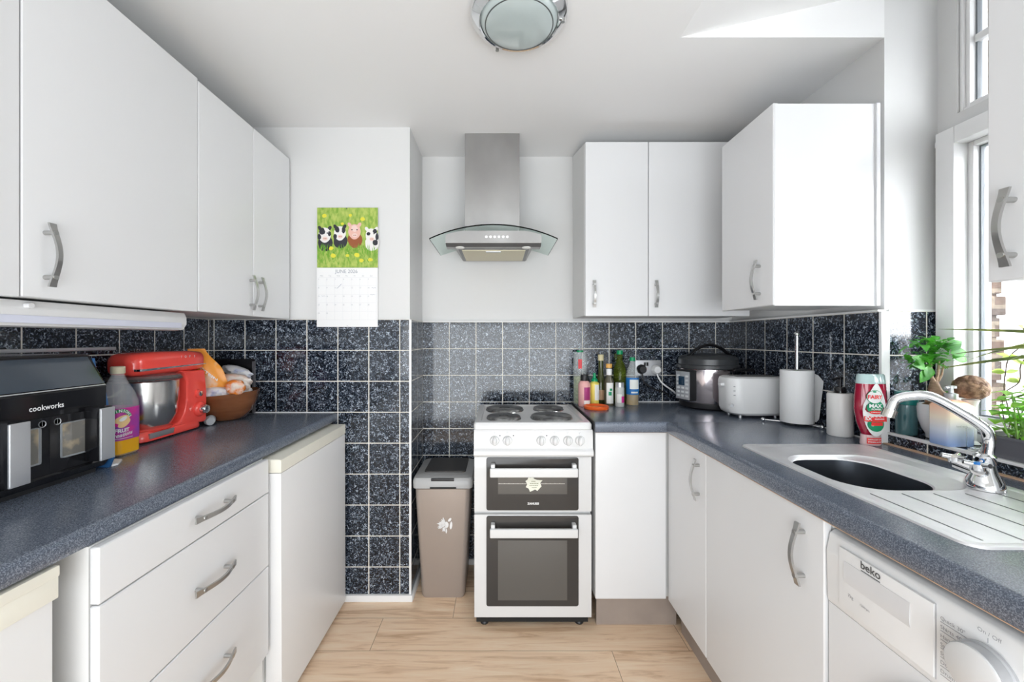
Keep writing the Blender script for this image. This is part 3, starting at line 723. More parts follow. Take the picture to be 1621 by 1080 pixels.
# ================================================================== CEILING LAMP
t = thing('ceiling_light', 'round flush ceiling light with chrome ring and frosted glass', 'ceiling lamp', (0.062, 1.245, ZC))
lc = (0.062, 1.245, ZC)
B().use(chrome).lathe([(0.136, -0.001), (0.150, -0.004), (0.150, -0.030), (0.146, -0.036), (0.124, -0.052), (0.120, -0.050), (0.120, -0.020)], lc, 64).build('ring', t)
B().use(mat('frosted_glass', (0.47, 0.54, 0.54), 0.12, coat=0.4)).lathe([(0.1195, -0.045), (0.112, -0.056), (0.095, -0.064), (0.06, -0.071), (0.0, -0.074)], lc, 64).build('diffuser', t)
b = B().use(mat('thin_dark_line', (0.10, 0.11, 0.11), 0.5))
b.lathe([(0.1055, -0.0603), (0.1063, -0.0606), (0.1063, -0.0592)], lc, 64).build('ring_line', t)
for a in (-0.05, 2.1+PI*0.0, 4.2):
    B().use(nickel).cyl((lc[0]+0.135*math.cos(a), lc[1]+0.135*math.sin(a), ZC-0.040), (lc[0]+0.135*math.cos(a), lc[1]+0.135*math.sin(a), ZC-0.053), 0.006, 12).build('screw', t)
# ================================================================== UNDER-CABINET LIGHT
t = thing('under_cabinet_light', 'long white strip light under the left wall cabinets', 'strip light', (-1.13, 0.75, 1.30))
B().use(white_pl).prism([(-1.20, 1.3575), (-1.085, 1.3575), (-1.078, 1.340), (-1.078, 1.318), (-1.090, 1.299), (-1.12, 1.296), (-1.20, 1.306)], 'y', 0.12, 1.385, 0.004).build('housing', t)
B().use(mat('lilac_diffuser', (0.72, 0.74, 0.86), 0.3)).box(-1.0795, -1.0755, 0.13, 1.360, 1.305, 1.323, 0.002).build('diffuser', t)
B().use(white_pl).cyl((-1.079, 0.915, 1.345), (-1.066, 0.915, 1.345), 0.006, 14).build('switch', t)

# ================================================================== CALENDAR
t = thing('wall_calendar', 'hanging calendar with a piglets photo above a June grid', 'calendar', (-0.732, DP, 1.325))
gx0, gx1 = -0.880, -0.586
Y0 = DP-0.003
grass = mat('picture_grass', (0.19, 0.36, 0.04), 0.5, noise=((0.46, 0.55, 0.13), 55, 0.35, 0.65, (1.3, 1, 0.6)))
B().use(white_print).box(gx0-0.002, gx1-0.001, DP+0.0095, DP+0.0116, ZT+0.002, 1.610).box(gx0-0.002, gx1-0.001, Y0-0.0005, Y0+0.0010, 1.326, 1.612).box(gx0, gx1, Y0, Y0+0.003, 1.613, 1.903).build('pages', t)
fn = lambda off: (lambda u, v: (gx0+u*0.294, Y0-off, 1.613+v*0.290))
b = B().use(grass).quad(0, 1, 0, 1, fn(0.0006))
b.use(mat('picture_grass_dark', (0.16, 0.40, 0.03), 0.5))
for k in range(90):
    u = random.random(); v = random.uniform(0.05, 0.30); h = random.uniform(0.05, 0.12); d = random.uniform(-0.04, 0.04)
    f = fn(0.0013+k*1e-6); b.face(b.verts([f(u, v), f(min(u+0.012, 1), v), f(min(max(u+d, 0), 1), v+h)]))
yel = mat('picture_yellow', (0.72, 0.66, 0.05), 0.5)
pk = mat('pig_pink', (0.75, 0.45, 0.38), 0.5); pw = mat('pig_white', (0.80, 0.77, 0.75), 0.5); pbk = mat('pig_black', (0.03, 0.03, 0.04), 0.5); pbr = mat('pig_brown', (0.30, 0.09, 0.03), 0.5)
L_ = [0.0007]
def D_(m, *a, **k): L_[0] += 0.000012; b.use(m).disc(*a, fn(L_[0]), **k)
def pig(cx, cz, k, face, body, pats):
    D_(body, cx+0.01, cz-0.13*k, 0.115*k, 0.13*k, n=18, jit=0.04)
    for sx in (-1, 1): D_(body if face is pw else face, cx+sx*0.075*k, cz+0.105*k, 0.028*k, 0.045*k, n=10, rot=-sx*0.6)
    D_(face, cx, cz, 0.098*k, 0.118*k, n=22, jit=0.02); D_(face, cx, cz-0.055*k, 0.068*k, 0.07*k, n=16)
    for (m_, dx, dz, rx, rz) in pats: D_(m_, cx+dx*k, cz+dz*k, rx*k, rz*k, n=12, jit=0.12)
    D_(pkl, cx+0.005, cz-0.058*k, 0.042*k, 0.032*k, n=14)
    for sx in (-1, 1): D_(pbr, cx+0.005+sx*0.014*k, cz-0.058*k, 0.007*k, 0.009*k, n=8); D_(pbk, cx+sx*0.040*k, cz+0.030*k, 0.011*k, 0.011*k, n=8)
pkl = mat('pig_snout', (0.80, 0.60, 0.55), 0.5)
pig(0.125, 0.545, 1.05, pw, pbk, [(pbk, -0.04, 0.055, 0.045, 0.055), (pbk, 0.075, 0.02, 0.025, 0.04), (pbk, -0.085, -0.03, 0.03, 0.05)])
pig(0.375, 0.575, 1.0, pw, pbk, [(pbk, -0.045, 0.06, 0.04, 0.05), (pbk, 0.06, 0.05, 0.03, 0.055), (pbk, -0.08, -0.06, 0.03, 0.05)])
pig(0.895, 0.535, 1.0, pw, pw, [(pbk, 0.055, 0.07, 0.035, 0.04), (pbk, 0.09, -0.02, 0.025, 0.06), (pbk, -0.05, 0.03, 0.03, 0.03), (pbk, 0.06, -0.12, 0.045, 0.05)])
pig(0.615, 0.60, 1.05, pk, pbr, [(pkl, 0.0, 0.05, 0.05, 0.05)])
b.use(mat('picture_grass_dark', (0, 0, 0)))
for k in range(120):
    u = random.random(); v = random.uniform(0.18, 0.34); h = random.uniform(0.05, 0.11); d = random.uniform(-0.03, 0.03)
    f = fn(0.0020+k*1e-6); b.face(b.verts([f(u, v), f(min(u+0.010, 1), v), f(min(max(u+d, 0), 1), v+h)]))
L_[0] = 0.0023
for u, v, r in ((0.235, 0.32, 0.04), (0.27, 0.20, 0.045), (0.50, 0.20, 0.03), (0.66, 0.21, 0.045), (0.73, 0.12, 0.04), (0.88, 0.13, 0.04), (0.12, 0.86, 0.04), (0.42, 0.73, 0.03), (0.75, 0.81, 0.04), (0.55, 0.87, 0.03)):
    D_(yel, u, v, r, r*0.8, n=9, jit=0.15)
b.build('picture', t, smooth=False, recalc=False)
b = B().use(mat('calendar_grey', (0.42, 0.44, 0.48), 0.6))
f = lambda u, v: (u, Y0-0.0012, v)
b.text('JUNE 2026', 0.024, lambda u, v: f(-0.738+u, 1.594+v), 0.0002)
for i, dn in enumerate(['Mon', 'Tue', 'Wed', 'Thu', 'Fri', 'Sat', 'Sun']):
    b.text(dn, 0.008, lambda u, v: f(-0.858+i*0.040+u, 1.573+v))
lite = mat('calendar_light_line', (0.60, 0.61, 0.65), 0.6)
day = 1
for r in range(5):
    for i in range(7):
        if day > 30: break
        b.text(str(day), 0.009, lambda u, v: f(-0.872+i*0.040+u, 1.556-r*0.041+v)); day += 1
b.use(lite)
for r in range(7): b.box(gx0+0.006, gx1-0.008, Y0-0.0009, Y0-0.0005, 1.565-r*0.041, 1.5655-r*0.041)
for i in range(8): b.box(-0.876+i*0.0402, -0.8756+i*0.0402, Y0-0.0009, Y0-0.0005, 1.360, 1.565)
b.use(mat('pen_ink', (0.10, 0.12, 0.25), 0.6))
b.tube([(-0.785, Y0-0.001, 1.512), (-0.775, Y0-0.001, 1.520), (-0.768, Y0-0.001, 1.528), (-0.762, Y0-0.001, 1.534)], 0.0006, 4)
for x, z in ((-0.615, 1.515), (-0.622, 1.482), (-0.86, 1.475)): b.tube([(x+q*0.004, Y0-0.001, z+0.002*math.sin(q*2.1)) for q in range(6)], 0.0004, 4)
b.use(printed).disc(-0.735, 1.333, 0.0015, 0.0015, f, 8)
b.build('date_grid', t, smooth=False, recalc=False)
B().use(dark_steel).cyl((-0.737, DP+0.010, 1.899), (-0.737, DP-0.007, 1.899), 0.0022, 8).build('nail', t)

# ================================================================== PEDAL-LESS BIN
t = thing('kitchen_bin', 'tall taupe plastic bin with grey touch lid between pillar and cooker', 'bin', (-0.272, 2.08, 0))
binm = mat('taupe_metallic_plastic', (0.40, 0.345, 0.31), 0.33, 0.35)
def br_(x0, x1, y0, y1, z, r=0.022): return [(p[0], p[1], z) for p in rrect(x0, x1, y0, y1, r, 4)]
B().use(binm).loft([br_(-0.376, -0.172, 1.966, 2.205, 0.0), br_(-0.381, -0.168, 1.963, 2.208, 0.01), br_(-0.404, -0.142, 1.930, 2.222, 0.50), br_(-0.405, -0.141, 1.929, 2.223, 0.545)]).build('body', t)
lidg = mat('grey_lid_plastic', (0.42, 0.42, 0.42), 0.35)
B().use(base_and_gap_shade).loft([br_(-0.395, -0.15, 1.94, 2.215, 0.5452), br_(-0.395, -0.15, 1.94, 2.215, 0.552)]).build('lid_gap', t)
b = B().use(lidg).loft([br_(-0.414, -0.128, 1.917, 2.232, 0.5522), br_(-0.415, -0.127, 1.915, 2.233, 0.585), br_(-0.410, -0.132, 1.924, 2.230, 0.600), br_(-0.398, -0.146, 1.945, 2.222, 0.606)])
lid = b.build('lid', t)
B().use(mat('brown_grey_lid_panel', (0.05, 0.046, 0.044), 0.42, spec=0.3)).loft([br_(-0.372, -0.166, 1.990, 2.215, 0.6062, 0.016), br_(-0.370, -0.168, 1.992, 2.213, 0.612, 0.015)]).build('flap', lid)
B().use(black_mt).box(-0.325, -0.215, 1.914, 1.9265, 0.588, 0.600, 0.003).build('button', lid)
B().use(base_and_gap_shade).box(-0.330, -0.205, 1.9135, 1.9150, 0.5535, 0.560, 0.0005).build('finger_slot', lid)
b = B().use(white_print)
def bf(u, v): return (-0.268+u, 1.9305+(0.50-(0.375+v))*0.068-0.0032, 0.375+v)
for k in range(13):
    a = math.radians(100+k*14); L1 = 0.030+0.012*random.random()
    cxx, czz = 0.010+random.uniform(-.006, .006), -0.004-k*0.0022+0.012
    dx, dz = math.cos(a)*L1*1.15, math.sin(a)*L1*0.75
    nx, nz_ = -dz*0.13, dx*0.13
    b.face(b.verts([bf(cxx, czz), bf(cxx+dx*0.6+nx, czz+dz*0.6+nz_), bf(cxx+dx, czz+dz), bf(cxx+dx*0.6-nx, czz+dz*0.6-nz_)]))
b.disc(0.030, 0.020, 0.011, 0.006, bf, 12, rot=0.9).disc(0.036, -0.008, 0.006, 0.020, bf, 12, rot=-0.1).disc(0.014, -0.005, 0.010, 0.016, bf, 12)
b.build('decal', t, label='white splash decal', recalc=False, smooth=False)

# ================================================================== SOCKET + PLUGS
t = thing('wall_socket', 'double wall socket on the tiles behind the bottles', 'socket', (0.835, DB, 1.10))
B().use(silver_pl).box(0.765, 0.908, DB-0.009, DB-0.0002, 1.060, 1.148, 0.003).build('plate', t)
for x in (0.812, 0.826): B().use(black_pl).box(x, x+0.011, DB-0.013, DB-0.0085, 1.116, 1.136, 0.001).build('switch', t)
def plug(x, z, m, name, label, path):
    t = thing(name, label, 'plug', (x, DB-0.009, z))
    B().use(m).loft([[(x+p[0], DB-0.0135, z+p[1]) for p in arc((0, 0), 0.027, 0, 2*PI*15/16, 15)], [(x+p[0], DB-0.030, z+p[1]) for p in arc((0, 0), 0.025, 0, 2*PI*15/16, 15)], [(x+p[0], DB-0.042, z+p[1]) for p in arc((0, 0), 0.018, 0, 2*PI*15/16, 15)]]).build('plug_body', t)
    B().use(m).tube(crm([Vector(p) for p in path], 6), 0.0045, 8).build('cable', t)
plug(0.797, 1.098, black_mt, 'electric_plug', 'black three-pin plug in the left of the double socket', [(0.797, DB-0.028, 1.078), (0.800, DB-0.03, 1.05), (0.812, DB-0.03, 1.02), (0.86, DB-0.03, 0.99), (0.93, DB-0.02, 0.965), (0.955, DB-0.012, 0.94)])
plug(0.878, 1.096, white_pl, 'electric_plug', 'white three-pin plug with white lead in the right of the socket', [(0.878, DB-0.028, 1.075), (0.886, DB-0.035, 1.05), (0.905, DB-0.045, 1.02), (0.95, DB-0.06, 0.985), (0.972, DB-0.06, 0.965), (0.985, DB-0.058, 0.945)])

# ================================================================== BOTTLES BY THE COOKER
def zc(y): return WT+0.0003
G_ = 'sauce and oil bottles beside the cooker'
def label_wrap(c, r, a_mid):   # u: arc length to the right as seen from the camera, v: height
    return lambda u, v: (c[0]+r*math.sin(a_mid+u/r), c[1]-r*math.cos(a_mid+u/r), c[2]+v)
def bottle(px, py_d, prof, m, name, label, cap=None, lab=None, liquid=None, group=G_, cat='bottle', n=24, sx=1, sy=1):
    x = (px-VX)/F*py_d; z = WT+0.0005
    t = thing(name, label, cat, (x, py_d, z), group)
    B().use(m).lathe(prof, (x, py_d, z), n, sx=sx, sy=sy).build('body', t)
    if cap: B().use(cap[0]).lathe(cap[1], (x, py_d, z), n).build('cap', t)
    if lab:
        for (lm, r, z0, z1, a0, a1) in lab:
            b = B().use(lm); k = 12
            f = lambda a, zz: (x+r*math.sin(a), py_d-r*math.cos(a), z+zz)
            for i in range(k):
                A = a0+(a1-a0)*i/k; Bq = a0+(a1-a0)*(i+1)/k
                b.face(b.verts([f(A, z0), f(Bq, z0), f(Bq, z1), f(A, z1)]))
            b.build('label', t, recalc=False)
    if liquid: B().use(liquid[0]).lathe(liquid[1], (x, py_d, z), n).build('contents', t)
    return t, x, z
clearp = mat('clear_plastic', (0.80, 0.85, 0.85), 0.06, alpha=0.25)
greenglass = mat('olive_green_glass', (0.28, 0.36, 0.05), 0.05, trans=0.85, ior=1.25)
oil = mat('golden_oil', (0.80, 0.50, 0.05), 0.05, trans=0.6, ior=1.3)
herb = mat('dried_herbs', (0.20, 0.26, 0.10), 0.7, noise=((0.42, 0.45, 0.22), 90, 0.4, 0.6, (1, 1, 1)))
whl = mat('white_label', (0.82, 0.83, 0.80), 0.5)
# 1 herb pouch-bottle, tallest at the left
t, x, z = bottle(918, 2.20, [(0.034, 0), (0.036, 0.01), (0.036, 0.20), (0.034, 0.275), (0.030, 0.282), (0.0, 0.282)], clearp, 'herb_bottle', 'clear squeezy bottle of green herbs with a green top, leftmost at the back',
                 (green_cap, [(0.0, 0.2825), (0.018, 0.2825), (0.018, 0.270+0.022), (0.0, 0.293)]), [(mat('red_label', (0.65, 0.05, 0.06), 0.5), 0.0365, 0.195, 0.245, -0.45, 0.10)],
                 (herb, [(0.0, 0.004), (0.031, 0.004), (0.033, 0.15), (0.0, 0.152)]), sx=1.05)
# 2 pink bottle
bottle(925, 2.125, [(0.030, 0), (0.032, 0.006), (0.032, 0.115), (0.024, 0.130), (0.019, 0.134), (0.0, 0.134)], mat('pink_sauce', (0.80, 0.42, 0.40), 0.25), 'sauce_bottle', 'small pale-pink sauce bottle with black cap and plum label, front left',
       (black_mt, [(0.0, 0.134), (0.019, 0.134), (0.020, 0.140), (0.020, 0.160), (0.018, 0.166), (0.0, 0.166)]), [(mat('plum_label', (0.35, 0.03, 0.16), 0.5), 0.0326, 0.035, 0.102, -0.25, 0.85), (whl, 0.0328, 0.014, 0.033, -0.25, 0.85)])
# 3 yellow bottle
bottle(941, 2.150, [(0.023, 0), (0.024, 0.006), (0.025, 0.118), (0.014, 0.128), (0.0, 0.128)], mat('yellow_mustard', (0.85, 0.72, 0.15), 0.3), 'mustard_bottle', 'slim yellow squeezy bottle with green nozzle and white label',
       (green_cap, [(0.0, 0.128), (0.017, 0.128), (0.017, 0.138), (0.009, 0.146), (0.007, 0.172), (0.0, 0.173)]), [(whl, 0.0256, 0.030, 0.112, -0.15, 1.1)])
# 4 tall dark bottle cream cap
bottle(951, 2.225, [(0.024, 0), (0.026, 0.005), (0.026, 0.120), (0.014, 0.165), (0.013, 0.235), (0.0, 0.235)], mat('dark_olive_glass', (0.06, 0.07, 0.02), 0.06, spec=0.7), 'vinegar_bottle', 'tall dark glass bottle with cream stopper behind the mustard',
       (mat('cream_cap', (0.70, 0.62, 0.38), 0.5), [(0.0, 0.2352), (0.016, 0.2352), (0.016, 0.268), (0.0, 0.269)]), [(mat('peach_label', (0.70, 0.42, 0.25), 0.5), 0.0265, 0.02, 0.075, -0.9, 0.9)])
# 5 white label, orange cap
bottle(964, 2.150, [(0.024, 0), (0.025, 0.005), (0.025, 0.130), (0.014, 0.155), (0.013, 0.200), (0.0, 0.2)], mat('dark_vinegar_glass', (0.10, 0.09, 0.06), 0.06, spec=0.7), 'oil_bottle', 'slender bottle with orange cap and white herb label in the row centre',
       (mat('orange_cap', (0.80, 0.42, 0.10), 0.4), [(0.0, 0.2005), (0.016, 0.2005), (0.016, 0.222), (0.0, 0.223)]), [(whl, 0.0256, 0.012, 0.122, -0.8, 0.8), (white_print, 0.0150, 0.162, 0.196, -1.4, 1.4), (green_cap, 0.0259, 0.055, 0.075, -0.35, 0.3), (green_cap, 0.0259, 0.080, 0.092, -0.1, 0.4)])
# 6 tall green bottle
bottle(981, 2.205, [(0.032, 0), (0.034, 0.006), (0.034, 0.180), (0.028, 0.210), (0.015, 0.235), (0.014, 0.270), (0.0, 0.270)], greenglass, 'olive_oil_bottle', 'tallest green glass oil bottle with green cap',
       (green_cap, [(0.0, 0.2705), (0.0165, 0.2705), (0.0165, 0.292), (0.0, 0.293)]))
# 7 small jar
bottle(981, 2.115, [(0.022, 0), (0.0235, 0.004), (0.0235, 0.098), (0.021, 0.102), (0.0, 0.102)], mat('jar_glass', (0.55, 0.57, 0.55), 0.08, spec=0.6), 'spice_jar', 'small spice jar with pink and white label in front of the green bottle',
       (silver_pl, [(0.0, 0.1022), (0.022, 0.1022), (0.022, 0.126), (0.0, 0.127)]), [(whl, 0.0240, 0.022, 0.066, -0.9, 0.2), (mat('magenta_label', (0.70, 0.04, 0.30), 0.5), 0.0242, 0.022, 0.055, 0.1, 1.0)])
# 8 blue label bottle
bottle(1001, 2.165, [(0.032, 0), (0.034, 0.006), (0.032, 0.03), (0.034, 0.055), (0.034, 0.150), (0.029, 0.185), (0.014, 0.222), (0.013, 0.236), (0.0, 0.236)], clearp, 'cooking_oil_bottle', 'clear plastic oil bottle with wide blue label, rightmost of the row',
       (green_cap, [(0.0, 0.2365), (0.015, 0.2365), (0.014, 0.256), (0.0, 0.257)]), [(mat('blue_label', (0.02, 0.18, 0.50), 0.45), 0.0346, 0.058, 0.148, -1.6, 1.6), (whl, 0.0350, 0.088, 0.138, -0.7, 0.8), (whl, 0.0350, 0.066, 0.074, -0.5, 0.6)],
       (oil, [(0.0, 0.003), (0.031, 0.003), (0.030, 0.03), (0.031, 0.056), (0.0, 0.057)]))
# orange jar lid
x = (944-VX)/F*2.045
b = B().use(mat('orange_plastic', (0.85, 0.13, 0.02), 0.3)).lathe([(0.0, 0.004), (0.050, 0.004), (0.056, 0.002), (0.060, 0.0), (0.063, 0.004), (0.063, 0.013), (0.060, 0.016), (0.056, 0.012), (0.050, 0.007), (0.030, 0.007), (0.028, 0.009), (0.0, 0.009)], (x, 2.045, WT+0.0005), 40)
solo(b, 'jar_lid', 'round orange plastic lid lying on the worktop before the bottles', 'lid', (x, 2.045, WT))

# ================================================================== PRESSURE COOKER
pc = (1.083, 2.085, WT+0.001)
t = thing('pressure_cooker', 'black and steel electric pressure cooker with arched lid handle', 'pressure cooker', pc)
B().use(black_mt).lathe([(0.0, 0), (0.105, 0.0), (0.112, 0.006), (0.132, 0.010), (0.136, 0.030), (0.136, 0.034), (0.0, 0.034)], pc, 48).build('base', t)
B().use(mat('mirror_steel_mauve', (0.62, 0.56, 0.58), 0.14, 1.0)).lathe([(0.132, 0.034), (0.133, 0.036), (0.133, 0.202), (0.130, 0.204)], pc, 48).build('body', t)
lid = B().use(mat('black_satin_lid', (0.045, 0.048, 0.052), 0.28)).lathe([(0.136, 0.2045), (0.146, 0.206), (0.147, 0.222), (0.140, 0.226), (0.140, 0.252), (0.128, 0.266), (0.08, 0.278), (0.0, 0.281)], pc, 48).build('lid', t)
pts = [Vector((pc[0]-0.112, pc[1]-0.02, pc[2]+0.262)), Vector((pc[0]-0.06, pc[1]-0.02, pc[2]+0.306)), Vector((pc[0], pc[1]-0.02, pc[2]+0.324)), Vector((pc[0]+0.06, pc[1]-0.02, pc[2]+0.306)), Vector((pc[0]+0.112, pc[1]-0.02, pc[2]+0.262))]
B().use(black_pl).tube(crm(pts, 5), 0.011, 10, flat=(1.3, 0.7)).build('handle', lid)
B().use(black_pl).box(pc[0]+0.055, pc[0]+0.150, pc[1]-0.15, pc[1]-0.118, pc[2]+0.196, pc[2]+0.212, 0.004).build('side_handle', t)
b = B().use(black_mt).box(-0.052, 0.052, -0.158, -0.110, 0.045, 0.198, 0.006)
b.use(mat('panel_silver', (0.55, 0.57, 0.60), 0.3, 0.4)).box(-0.046, 0.046, -0.1605, -0.1575, 0.050, 0.190, 0.002)
b.use(mat('lcd_blue', (0.02, 0.05, 0.09), 0.1)).box(-0.026, 0.014, -0.1620, -0.1603, 0.120, 0.165, 0.0005)
b.use(mat('panel_label', (0.75, 0.77, 0.78), 0.4))
for r in range(6):
    for q in (-0.038, -0.008, 0.020):
        if r > 2 or q > 0.01 or q < -0.03: b.box(q, q+0.018, -0.1614, -0.1604, 0.062+(5-r)*0.020, 0.072+(5-r)*0.020, 0.0005) if not (q == -0.008 and r < 3) else None
for v in b.bm.verts: v.co = Matrix.Rotation(math.radians(-72), 3, 'Z') @ v.co + Vector(pc)
b.build('control_panel', t)

# ================================================================== TOASTER
tx0, tx1, ty0, ty1 = 1.030, 1.292, 1.775, 1.925
t = thing('toaster', 'white two-slice toaster with rounded ends', 'toaster', (1.16, 1.85, WT))
def tr(x0, x1, y0, y1, r, z): return [(p[0], p[1], z) for p in rrect(x0, x1, y0, y1, r, 8)]
z = WT+0.014
b = B().use(white_pl).loft([tr(tx0+0.03, tx1-0.02, ty0+0.012, ty1-0.012, 0.045, z), tr(tx0+0.012, tx1-0.006, ty0+0.002, ty1-0.002, 0.05, z+0.010), tr(tx0+0.003, tx1, ty0, ty1, 0.052, z+0.03),
    tr(tx0, tx1, ty0, ty1, 0.052, z+0.150), tr(tx0+0.004, tx1-0.004, ty0+0.004, ty1-0.004, 0.05, z+0.165), tr(tx0+0.014, tx1-0.014, ty0+0.014, ty1-0.014, 0.042, z+0.171)])
b.build('body', t)
b = B().use(dark_steel)
for y in (ty0+0.048, ty0+0.092): b.box(tx0+0.045, tx1-0.035, y-0.010, y+0.010, z+0.1695, z+0.1722, 0.001)
b.build('slots', t)
b = B().use(white_pl).box(tx0-0.016, tx0+0.004, ty0+0.060, ty0+0.085, z+0.128, z+0.140, 0.003)
b.build('lever', t)
b = B().use(grey_print)
for k in range(3): b.box(tx0+0.010, tx0+0.026, ty0+0.004, ty0+0.0055, z+0.128-k*0.019, z+0.1305-k*0.019)
for v in b.bm.verts: v.co += Vector((0.004, 0.006, 0))
b.build('printing', t)
B().use(silver_pl).cyl((tx0+0.012, ty0+0.018, z+0.045), (tx0+0.004, ty0+0.008, z+0.045), 0.007, 14).build('dial', t)
for fx_, fy_ in ((tx0+0.055, ty0+0.03), (tx1-0.05, ty0+0.03), (tx0+0.055, ty1-0.03), (tx1-0.05, ty1-0.03)):
    B().use(silver_pl).cyl((fx_, fy_, WT+0.0005), (fx_, fy_, z+0.001), 0.007, 12).build('foot', t)

# ================================================================== KITCHEN TOWEL
hc = (1.232, 1.660)
t = thing('paper_towel_holder', 'chrome kitchen-roll holder with tall upright rod and ball feet', 'towel holder', (hc[0], hc[1], WT))
bz = WT+0.009
b = B().use(chrome).cyl((hc[0], hc[1], bz), (hc[0], hc[1], 1.285), 0.0072, 16).ball((hc[0], hc[1], 1.289), 0.010, 14)
b.build('rod', t)
b = B().use(chrome)
feet = [(1.137, 1.728), (1.270, 1.575), (1.270, 1.738)]
for fx_, fy_ in feet: b.cyl((hc[0], hc[1], bz), (fx_, fy_, bz), 0.003, 8)
b.build('base', t)
for fx_, fy_ in feet: B().use(chrome).ball((fx_, fy_, WT+0.0092), 0.0085, 14).build('ball_foot', t)
t = thing('paper_towel_roll', 'white kitchen roll standing on the chrome holder', 'kitchen roll', (hc[0], hc[1], WT+0.016))
paper = mat('tissue_paper', (0.86, 0.86, 0.86), 0.85, bump=(200, 0.2, 0.001))
rc = (hc[0], hc[1], WT+0.0135)
B().use(paper).lathe([(0.020, 0.0), (0.0575, 0.0), (0.0585, 0.002), (0.0585, 0.212), (0.0575, 0.214), (0.020, 0.214)], rc, 48).use(paper).lathe([(0.0205, 0.214), (0.0195, 0.214), (0.0195, 0.0), (0.0205, 0.0)], rc, 48).build('roll', t)
b = B().use(paper)
b.loft([[(rc[0]+0.0585, rc[1]+0.005, rc[2]+0.004), (rc[0]+0.0597, rc[1]+0.005, rc[2]+0.004), (rc[0]+0.0597, rc[1]+0.005, rc[2]+0.205), (rc[0]+0.0585, rc[1]+0.005, rc[2]+0.205)],
        [(rc[0]+0.0560, rc[1]-0.030, rc[2]+0.004), (rc[0]+0.0572, rc[1]-0.030, rc[2]+0.004), (rc[0]+0.0648, rc[1]-0.030, rc[2]+0.195), (rc[0]+0.0636, rc[1]-0.030, rc[2]+0.195)],
        [(rc[0]+0.0520, rc[1]-0.050, rc[2]+0.020), (rc[0]+0.0530, rc[1]-0.050, rc[2]+0.020), (rc[0]+0.0660, rc[1]-0.056, rc[2]+0.172), (rc[0]+0.0650, rc[1]-0.056, rc[2]+0.172)]])
b.build('loose_sheet', t)

# ================================================================== SOAP + WASHING-UP LIQUID
c = (1.254, 1.475, WT+0.002)
t = thing('soap_dispenser', 'white cylindrical soap dispenser with black pump beside the red washing-up liquid', 'soap dispenser', c)
B().use(mat('white_ceramic', (0.84, 0.83, 0.81), 0.3)).lathe([(0.0, 0), (0.036, 0.0), (0.039, 0.004), (0.039, 0.150), (0.036, 0.156), (0.0, 0.157)], c, 40).build('body', t)
b = B().use(black_pl).lathe([(0.0, 0.157), (0.019, 0.157), (0.019, 0.172), (0.016, 0.178), (0.006, 0.180), (0.005, 0.205), (0.009, 0.206), (0.010, 0.214), (0.0, 0.215)], c, 20)
b.tube([Vector(c)+Vector((0, 0, 0.210)), Vector(c)+Vector((-0.02, -0.008, 0.211)), Vector(c)+Vector((-0.036, -0.014, 0.205))], 0.0045, 8)
b.build('pump', t)
c = Vector((1.250, 1.350, WT+0.0022))
t = thing('washing_up_liquid', 'upside-down squeezy bottle of dark red washing-up liquid', 'washing-up liquid', c)
redliq = mat('cherry_liquid', (0.33, 0.008, 0.035), 0.08, coat=0.6)
def ov(w_, d_, z, n=28): return [(c.x+w_*math.cos(2*PI*i/n), c.y+d_*math.sin(2*PI*i/n), c.z+z) for i in range(n)]
B().use(redliq).loft([ov(0.026, 0.017, 0.034), ov(0.030, 0.020, 0.038), ov(0.044, 0.024, 0.075), ov(0.052, 0.027, 0.120), ov(0.051, 0.027, 0.160), ov(0.047, 0.025, 0.205)]).build('bottle', t)
B().use(mat('clear_shoulder', (0.45, 0.60, 0.60), 0.08, coat=0.5)).loft([ov(0.047, 0.025, 0.2052), ov(0.044, 0.023, 0.232), ov(0.040, 0.020, 0.237)]).build('bottle_top', t, label='clear empty top of the bottle')
B().use(mat('clear_red_cap', (0.75, 0.55, 0.55), 0.15)).loft([ov(0.031, 0.021, 0.0), ov(0.032, 0.022, 0.004), ov(0.029, 0.020, 0.034)]).build('cap', t)
def lf(off):   # label surface in front of the bottle, following its curvature
    def f(u, v):
        a = max(-0.99, min(0.99, u/0.0525)); return (c.x+u, c.y-0.0275*math.sqrt(1-a*a)-off, c.z+v)
    return f
b = B().use(mat('label_silver_white', (0.80, 0.80, 0.80), 0.35))
def lshape(m, pts, off): b.use(m); b.face(b.verts([lf(off)(u, v) for u, v in pts]))
def fan(m, cx, cz, rx, rz, off, n=28, f=lambda a: 1):
    b.use(m); cc = lf(off)(cx, cz); ring = [lf(off)(cx+rx*f(2*PI*i/n)*math.cos(2*PI*i/n), cz+rz*math.sin(2*PI*i/n)) for i in range(n)]
    vc = b.bm.verts.new(cc); R = b.verts(ring)
    for i in range(n): b.face((vc, R[i], R[(i+1) % n]))
silw = mat('label_silver_white', (0, 0, 0)); lgreen = mat('label_green', (0.01, 0.28, 0.13), 0.4); lred = mat('label_red', (0.80, 0.04, 0.04), 0.4)
fan(silw, -0.006, 0.120, 0.036, 0.088, 0.0010, 32, lambda a: 1.0 if math.sin(a) < 0.1 else 1-0.62*(math.sin(a)-0.1)**1.3)
fan(lgreen, -0.008, 0.128, 0.026, 0.022, 0.0016)
fan(lgreen, -0.006, 0.072, 0.026, 0.024, 0.0014)
fan(lgreen, -0.011, 0.163, 0.0235, 0.0225, 0.0020)
fan(silw, -0.011, 0.163, 0.0220, 0.0210, 0.0024)
fan(lgreen, -0.013, 0.180, 0.006, 0.003, 0.0026)
fan(lred, -0.008, 0.112, 0.020, 0.006, 0.0024)
b.use(lred); fq = lf(0.0022)
